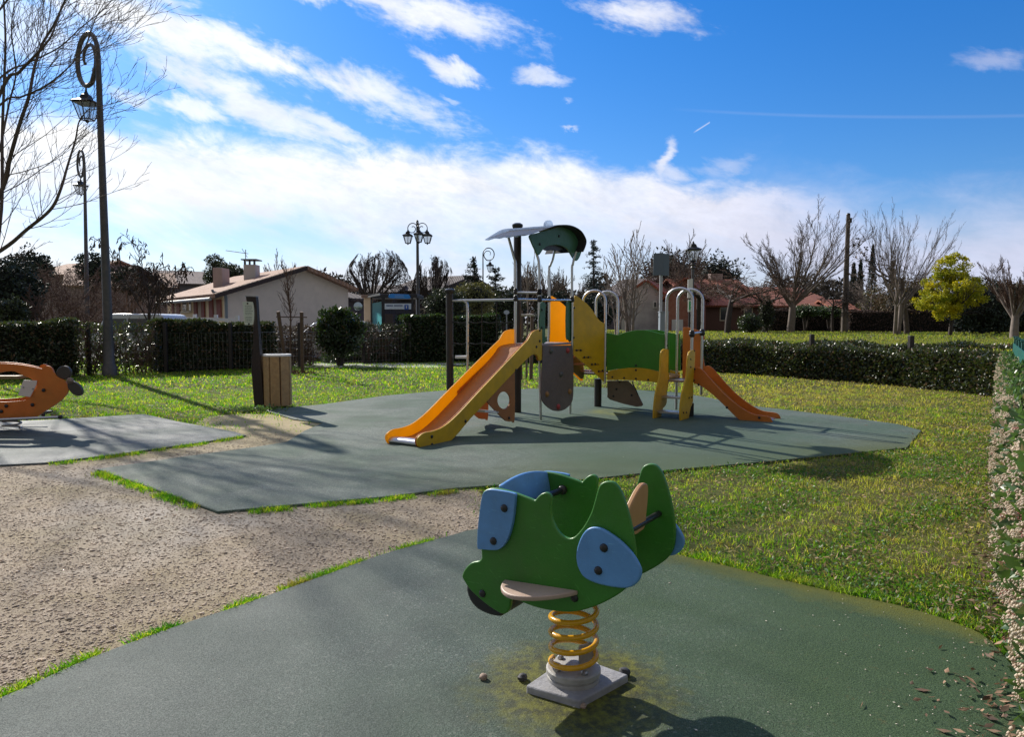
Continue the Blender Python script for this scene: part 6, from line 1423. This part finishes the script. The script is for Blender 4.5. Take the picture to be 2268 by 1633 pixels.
# gutter, down-pipe, chimneys, aerial
e0_ = onf(*ch_(365, 790)) + fac_n * .35; e1_ = onf(*ch_(1230, 765)) + fac_n * .35
gq = C3 + ZZ * (ze - .02) - (p_ - (C3 + ZZ * ze)).normalized() * .62
MB().tube([gq, gq + fd * Lfc], .07, 8).build('gutter', mat('grey_gutter', (.25, .27, .28), .5), hs_)
cgp = [A(*ch_(1250, 790), 29.8), A(*ch_(1290, 850), 29.8), A(*ch_(1480, 880), 29.85), A(*ch_(1550, 950), 29.9), A(*ch_(1565, 1450), 29.9), A(*ch_(1565, 1750), 29.9)]
MB().tube(smoothpoly(cgp, 3, closed=False), .055, 8).build('down_pipe', mat('blue_grey_pipe', (.16, .20, .23), .5), hs_)
CHM = mat('chimney_render', (.42, .33, .30), .9, c2=(.36, .29, .27), scale=4)
def chim(x0, x1, y0, y1, Y, dp, m): a_, b_ = A(x0, y0, Y), A(x1, y1, Y); return MB().box(a_.x, b_.x, Y, Y + dp, b_.z - .3, a_.z).build('chimney', m, hs_, bevel=.01), a_, b_
chim(471, 492, 593, 626, 33.5, .9, CHM)
o, a_, b_ = chim(539, 566, 586, 613, 33.5, .6, mat('pale_chimney', (.50, .49, .48), .9)); MB().box(a_.x - .08, b_.x + .08, 33.4, 34.2, a_.z + .20, a_.z + .25).box(a_.x + .02, a_.x + .09, 33.5, 33.6, a_.z - .0, a_.z + .2).box(b_.x - .09, b_.x - .02, 33.5, 33.6, a_.z, a_.z + .2).box((a_.x + b_.x) / 2 - .03, (a_.x + b_.x) / 2 + .03, 33.5, 33.6, a_.z, a_.z + .2).build('chimney_cap', mat('dark_cap', (.06, .07, .08), .6), o)
aa = A(544, 580, 33.4); mt_ = A(544, 553, 33.4); mb = MB().tube([aa, mt_], .02, 6).tube([A(500, 555, 33.4), A(550, 562, 33.4)], .014, 5).tube([A(536, 551, 33.4), A(548, 570, 33.4)], .012, 5)
for i in range(8): x = 502 + i * 5; mb.tube([A(x, 553 + i * .6, 33.3), A(x, 553 + i * .6, 33.6)], .008, 4)
mb.build('aerial', GALV, hs_)
# white railings in front of the facade
rl = thing('railing', tuple(gb(395, 27.5, 0)), 'low white railing in front of the shuttered facade', 'railing'); mb = MB()
a_, b_ = A(385, 702, 27.5), A(525, 706, 27); mb.prism([a_, b_, b_ - ZZ * .1, a_ - ZZ * .1], (0, .05, 0)); mb.prism([a_ - ZZ * .2, b_ - ZZ * .2, b_ - ZZ * .28, a_ - ZZ * .28], (0, .05, 0)); mb.build('rail', WHT, rl)
for i in range(7): p = a_ + (b_ - a_) * i / 6; MB().box(p.x - .06, p.x + .06, p.y - .03, p.y + .09, 0, p.z + (.12 if i in (0, 2, 4, 6) else 0)).build('baluster', WHT, rl)

# ================================================================== OTHER HOUSES
def simple_house(label, px0, px1, Y0, Y1, ey, ry, z0, wallm, roofm, rpx=None, depth=8.0, wins=(), seed=0, chims=(), ov=.35, name='house'):
    """long side towards the camera: eave line ey, ridge row ry (at ridge distance)"""
    a_, b_ = A(px0, ey, Y0), A(px1, ey, Y1); d = Vector((b_.x - a_.x, b_.y - a_.y, 0)); L = d.length; d /= L; n_ = Vector((-d.y, d.x, 0)); n_ = n_ if n_.y > 0 else -n_
    ze_ = (a_.z + b_.z) / 2; zr_ = hz(ry, (Y0 + Y1) / 2 + depth / 2); A0 = Vector((a_.x, a_.y, z0)); t = thing(name, tuple(A0), label, 'house')
    prf = [A0, A0 + n_ * depth, A0 + n_ * depth + ZZ * (ze_ - z0), A0 + n_ * depth / 2 + ZZ * (zr_ - z0 - .05), A0 + ZZ * (ze_ - z0)]
    MB().prism(prf, d * L).build('wall', wallm, t, smooth=False)
    rd = A0 + n_ * depth / 2 + ZZ * (zr_ - z0)
    for e_ in (A0 + ZZ * (ze_ - z0), A0 + n_ * depth + ZZ * (ze_ - z0)): roofslab(e_, rd, .5, d, L, roofm, t, .14, ov)
    for f0_, f1_, zlo, zhi in wins:
        p = A0 + d * L * f0_ - n_ * .03; q = A0 + d * L * f1_ - n_ * .03; w_ = MB().prism([p + ZZ * zlo, q + ZZ * zlo, q + ZZ * zhi, p + ZZ * zhi], n_ * .02).build('window', FRM, t, smooth=False)
        MB().prism([p + d * .08 - n_ * .012 + ZZ * (zlo + .08), q - d * .08 - n_ * .012 + ZZ * (zlo + .08), q - d * .08 - n_ * .012 + ZZ * (zhi - .08), p + d * .08 - n_ * .012 + ZZ * (zhi - .08)], n_ * .01).build('pane', GLASS, w_, smooth=False)
    for f0_, zt_, w_ in chims:
        p = rd + d * (L * f0_ - L * 0) - rd * 0; MB().obox(Vector((p.x, p.y, (p.z + zt_) / 2 - .3)), d * w_, n_ * .3, ZZ * ((zt_ - p.z) / 2 + .3)).build('chimney', CHM, t, smooth=False)
    return t
PINKW = mat('pinkish_render', (.34, .26, .24), .9, c2=(.28, .22, .21), scale=1); BRICK = mat('red_brick', (.36, .13, .09), .9, c2=(.45, .22, .16), scale=4)
simple_house('long distant house with a pinkish tiled roof behind the left thicket', 150, 385, 62, 66, 634, 606, 0, PINKW, TILE, wins=((.15, .22, 1, 2.2), (.5, .57, 1, 2.2)))
simple_house('distant grey-roofed house left of the pale house', 352, 455, 72, 74, 628, 604, 0, mat('mauve_render', (.25, .22, .24), .9), roofmat('mauve_tiles', (.20, .15, .15), (.26, .2, .19)), wins=((.2, .32, 2, 3.2),))
simple_house('distant house low at the left edge behind the evergreens', 60, 170, 70, 66, 610, 585, 0, PINKW, TILE)
simple_house('dark-roofed building behind the bus shelter', 815, 870, 50, 50, 650, 636, 0, mat('dark_render', (.09, .075, .085), .9), TILED)
simple_house('dark gabled house behind the three-lantern lamp', 862, 968, 54, 52, 645, 617, 0, MC['dark_render'], TILED, depth=9, wins=((.2, .35, 1.2, 2.4), (.6, .75, 1.2, 2.4)), chims=((.35, hz(612, 56), .4),))
simple_house('dark carport roof at the right end of the pale house', 772, 806, 37, 38, 664, 646, 0, MC['dark_render'], TILED, depth=5)
simple_house('dark low house behind the conifer', 1335, 1400, 66, 64, 655, 622, .7, MC['dark_render'], TILED)
# white gabled house facing the camera
def gable_house(label, pk, l, r, by, Y, wallm, roofm, depth=9, dyr=0.0, z0=.7):
    Pk, Pl, Pr = A(*pk, Y), A(*l, Y), A(*r, Y + dyr); t = thing('house', (Pl.x, Y, z0), label, 'house')
    d = Vector((.35, 1, 0)).normalized() * depth
    MB().prism([(Pl.x, Pl.y, z0), (Pr.x, Pr.y, z0), Pr, Pk, Pl], d).build('wall', wallm, t, smooth=False)
    for e_ in (Pl, Pr): roofslab(Vector(e_), Vector(Pk), .4, d.normalized(), depth, roofm, t, .16, .3)
    return t, Pk, Pl, Pr
WSTU = mat('weathered_white_wall', (.62, .59, .60), .9, c2=(.40, .38, .40), scale=1.3, bump=.2)
t, _, _, _ = gable_house('white gabled house with a red roof behind the pale multi-stemmed tree', (1432, 624), (1377, 662), (1474, 656), 701, 56, WSTU, TILER, 9)
for x0, x1, y0, y1 in ((1446, 1455, 667, 683), (1399, 1408, 667, 682)):
    a_, b_ = A(x0, y0, 55.95), A(x1, y1, 55.95); w_ = MB().box(a_.x, b_.x, 55.9, 55.96, b_.z, a_.z).build('window', WHT, t, smooth=False); MB().box(a_.x + .08, b_.x - .08, 55.86, 55.89, b_.z + .1, a_.z - .1).build('pane', GLASS, w_, smooth=False)
t, _, _, _ = gable_house('brick-fronted house with a white arched garage behind the hand rails', (1520, 618), (1474, 660), (1556, 655), 718, 54, BRICK, TILER, 12)
a_, b_ = A(1488, 708, 53.9), A(1512, 736, 53.9); MB().box(a_.x, b_.x, 53.8, 53.93, b_.z - .2, a_.z).build('garage_door', WHT, t, smooth=False)
simple_house('long red-roofed house with white verge boards behind the umbrella trees', 1548, 1700, 57, 58, 676, 622, .7, mat('dark_brick_wall', (.13, .07, .055), .9), TILER, depth=12, wins=((.3, .42, .8, 2.1), (.65, .78, .8, 2.1)), chims=((.72, hz(604, 62), .55),))
simple_house('red-roofed bungalow behind the big bare tree', 1700, 1858, 58, 60, 678, 640, .7, MC['dark_brick_wall'], TILER, depth=11, wins=((.15, .27, .8, 2.0), (.5, .62, .8, 2.0), (.78, .88, .8, 2.0)))
a_, b_ = A(1580, 636, 56.4), A(1622, 658, 56.4); vb = MB().prism([a_, b_, b_ - ZZ * .25, a_ - ZZ * .25], (0, .05, 0)).build('verge_board', WHT, bpy.data.objects['house.%03d' % 0] if False else t, smooth=False)
simple_house('small pale outbuilding with a red roof beside the wooden pole', 1858, 1895, 56, 56, 690, 668, .7, PINKW, TILER, depth=6)

# ================================================================== BUS SHELTER
cs = lambda x, y: (753.6 + .189 * x, 508.4 + .189 * y)
YS = 27.2; bs = thing('bus_shelter', tuple(gb(815, YS, 0)), 'bus shelter with a beige pillar, teal glass side and blue name board', 'bus shelter')
def sbox(x0, x1, y0, y1, Y0, Y1, name, m, par=None, bev=.01):
    a_, b_ = A(*cs(x0, y0), Y0), A(*cs(x1, y1), Y0); return MB().box(a_.x, b_.x, Y0, Y1, b_.z, a_.z).build(name, m, par or bs, bevel=bev)
BEIGE = mat('beige_concrete', (.78, .58, .40), .85, c2=(.68, .52, .36), scale=3)
a_, b_ = A(*cs(275, 790), YS), A(*cs(362, 900), YS); MB().box(a_.x, b_.x, YS, YS + .35, 0, a_.z).build('pillar', BEIGE, bs, bevel=.02)
sbox(245, 325, 765, 803, YS - .1, YS + 2.0, 'roof_end', mat('brown_fascia', (.26, .17, .13), .7))
dkf = mat('dark_shelter_frame', (.02, .02, .028), .4)
sbox(325, 900, 755, 800, YS, YS + 2.0, 'roof', dkf)
p = [A(*cs(x, y), YS - .15) for x, y in ((318, 798), (462, 772), (458, 746), (330, 778))]; MB().prism(p, (0, .1, 0)).build('roof_edge', WHT, bs)
a_, b_ = A(*cs(370, 865), YS + .02), A(*cs(490, 845), YS + .02); TG = mat('teal_glass', (.42, .72, .74), .12, spec=.8, transl=.6, tcol=(.40, .75, .78), c2=(.2, .42, .5), scale=1.5)
pane = MB().prism([(a_.x, YS + .02, .25), (b_.x, YS + .02, .25), b_, a_], (0, .03, 0)).build('glass_side', TG, bs)
for x in (362, 492, 512, 842): a_ = A(*cs(x, 800), YS); MB().box(a_.x - .03, a_.x + .03, YS, YS + .06, 0, a_.z).build('frame_post', dkf, bs)
sbox(500, 850, 852, 870, YS - .02, YS + .05, 'frame_rail', dkf); sbox(500, 850, 936, 990, YS + .0, YS + .05, 'frame_rail', mat('dark_blue_panel', (.015, .02, .05), .3))
nb = sbox(520, 830, 868, 936, YS - .06, YS - .0, 'name_board', mat('pale_blue_board', (.66, .76, .88), .4), bev=.004)
mb = MB(); x = 540
for wds in ((540, 620), (632, 730)):
    x = wds[0]
    while x < wds[1]:
        a_, b_ = A(*cs(x, 885), YS - .062), A(*cs(x + 7, 900), YS - .062); mb.box(a_.x, b_.x, YS - .068, YS - .062, b_.z, a_.z); x += 10
mb.build('lettering', mat('navy_text', (.02, .07, .25), .5), nb)
sq = sbox(752, 800, 884, 940, YS - .08, YS - .06, 'stop_symbol', mat('blue_symbol', (.01, .10, .48), .4), nb, .002)
a_, b_ = A(*cs(770, 895), YS - .09), A(*cs(782, 925), YS - .09); MB().box(a_.x, b_.x, YS - .09, YS - .082, b_.z, a_.z).build('symbol_mark', WHT, sq)
pr = [(562, 782), (575, 762), (600, 754), (790, 762), (812, 775), (820, 800), (808, 812), (590, 806), (568, 798)]
tb_ = MB().prism([A(*cs(x, y), YS - .12) for x, y in pr], (0, .1, 0)).build('stop_board', mat('bright_blue_board', (.02, .28, .85), .35), bs, bevel=.005)
mb = MB()
for y0, x0, x1 in ((772, 640, 740), (790, 640, 745)):
    x = x0
    while x < x1: a_, b_ = A(*cs(x, y0), YS - .125), A(*cs(x + 5, y0 + 5), YS - .125); mb.box(a_.x, b_.x, YS - .13, YS - .122, b_.z, a_.z); x += 8
mb.build('lettering', mat('pale_text', (.5, .65, .85), .5), tb_)
MB().tube([A(*cs(890, 820), YS), Vector((A(*cs(890, 820), YS).x, YS, 0))], .02, 6).build('frame_post', mat('pale_frame', (.5, .5, .52), .4), bs)
a_ = A(793, 679, 26.4); mrr = thing('traffic_mirror', (a_.x, 26.4, 0), 'round pale convex mirror on a post left of the bus shelter', 'mirror')
a_ = A(793, 679, 26.4); MB().ball(a_, .16, 20, .15, (0, 1, 0)).build('mirror', mat('pale_mirror', (.45, .55, .62), .15, .8), mrr); MB().tube([Vector((a_.x, 26.45, 0)), Vector((a_.x, 26.45, a_.z - .1))], .03, 8).build('post', dkf, mrr)

# ================================================================== CARS
def car(name, label, base, ang, L, Wd, Ht, paint, cat='car', van=False):
    t = thing(name, tuple(base), label, cat, 'vehicles parked behind the left hedge'); f = Vector((math.cos(ang), math.sin(ang), 0)); s = Vector((-f.y, f.x, 0)); b_ = Vector(base)
    if van: pr = [(-.5, .25), (-.5, .85), (-.47, .97), (-.40, 1.0), (.18, 1.0), (.30, .93), (.40, .62), (.48, .52), (.5, .30), (.49, .18), (-.49, .18)]
    else: pr = [(-.5, .28), (-.49, .60), (-.44, .66), (-.34, .93), (-.26, .99), (.05, 1.0), (.16, .94), (.27, .66), (.44, .58), (.49, .48), (.5, .28), (.48, .16), (-.48, .16)]
    P_ = [b_ + f * x * L + ZZ * z * Ht - s * Wd / 2 for x, z in pr]
    MB().prism(P_, s * Wd).build('body', paint, t, bevel=.06, seg=3, angle=25)
    if van: wn = [[(-.44, .60), (-.44, .90), (-.02, .90), (-.02, .60)], [(.0, .60), (.0, .90), (.17, .90), (.30, .84), (.37, .60)]]
    else: wn = [[(-.38, .66), (-.31, .90), (-.05, .93), (-.05, .66)], [(-.02, .66), (-.02, .93), (.06, .93), (.14, .89), (.22, .66)]]
    for w_ in wn:
        for sd3 in (-1, 1): MB().prism([b_ + f * x * L + ZZ * z * Ht + s * sd3 * (Wd / 2 + .004) for x, z in w_], s * sd3 * .006).build('side_window', GLASS, t, smooth=False)
    rw = (-.5, -.47) if van else (-.485, -.37)
    q = [b_ + f * (rw[0] * L - .012) + ZZ * .64 * Ht - s * Wd * .42, b_ + f * (rw[0] * L - .012) + ZZ * .64 * Ht + s * Wd * .42, b_ + f * (rw[1] * L - .012) + ZZ * .9 * Ht + s * Wd * .36, b_ + f * (rw[1] * L - .012) + ZZ * .9 * Ht - s * Wd * .36]
    MB().prism(q, -f * .01).build('rear_window', GLASS, t, smooth=False)
    for x in (-.31, .31):
        for sd3 in (-1, 1):
            c = b_ + f * x * L + s * sd3 * (Wd / 2 - .08) + ZZ * .31; wh = MB().lathe(c - s * .1, [(.2, 0), (.31, .02), (.31, .2), (.2, .22)], 20, s).build('wheel', mat('tyre_rubber', (.02, .02, .02), .8), t); MB().lathe(c - s * .115, [(.18, 0), (.19, .23)], 14, s).build('rim', GALV, wh)
    for sd3 in (-1, 1):
        MB().obox(b_ - f * (L * .5 - .02) + s * sd3 * Wd * .40 + ZZ * Ht * .55, f * .03, s * .08, ZZ * .12).build('tail_light', mat('red_lamp', (.35, .02, .02), .2), t, bevel=.01)
        MB().obox(b_ + f * (L * .47) + s * sd3 * Wd * .36 + ZZ * Ht * .44, f * .08, s * .14, ZZ * .07).build('headlight', mat('clear_lamp', (.6, .62, .65), .1), t, bevel=.01)
    return t
SILV = mat('silver_car_paint', (.50, .52, .56), .22, .6); WCAR = mat('white_van_paint', (.62, .66, .72), .25)
c_ = A(722, 750, 27.3); car('parked_car', 'silver car parked behind the sapling and the round laurel bush', (c_.x + .35, 27.3, .004), R(-172), 4.2, 1.75, 1.46, SILV)
c_ = A(300, 700, 25.6); car('parked_van', 'white van whose roof shows over the hedge right of the tall lamp post', (c_.x, 25.9, .004), R(178), 2.7, 1.7, 1.69, WCAR, 'van', True)
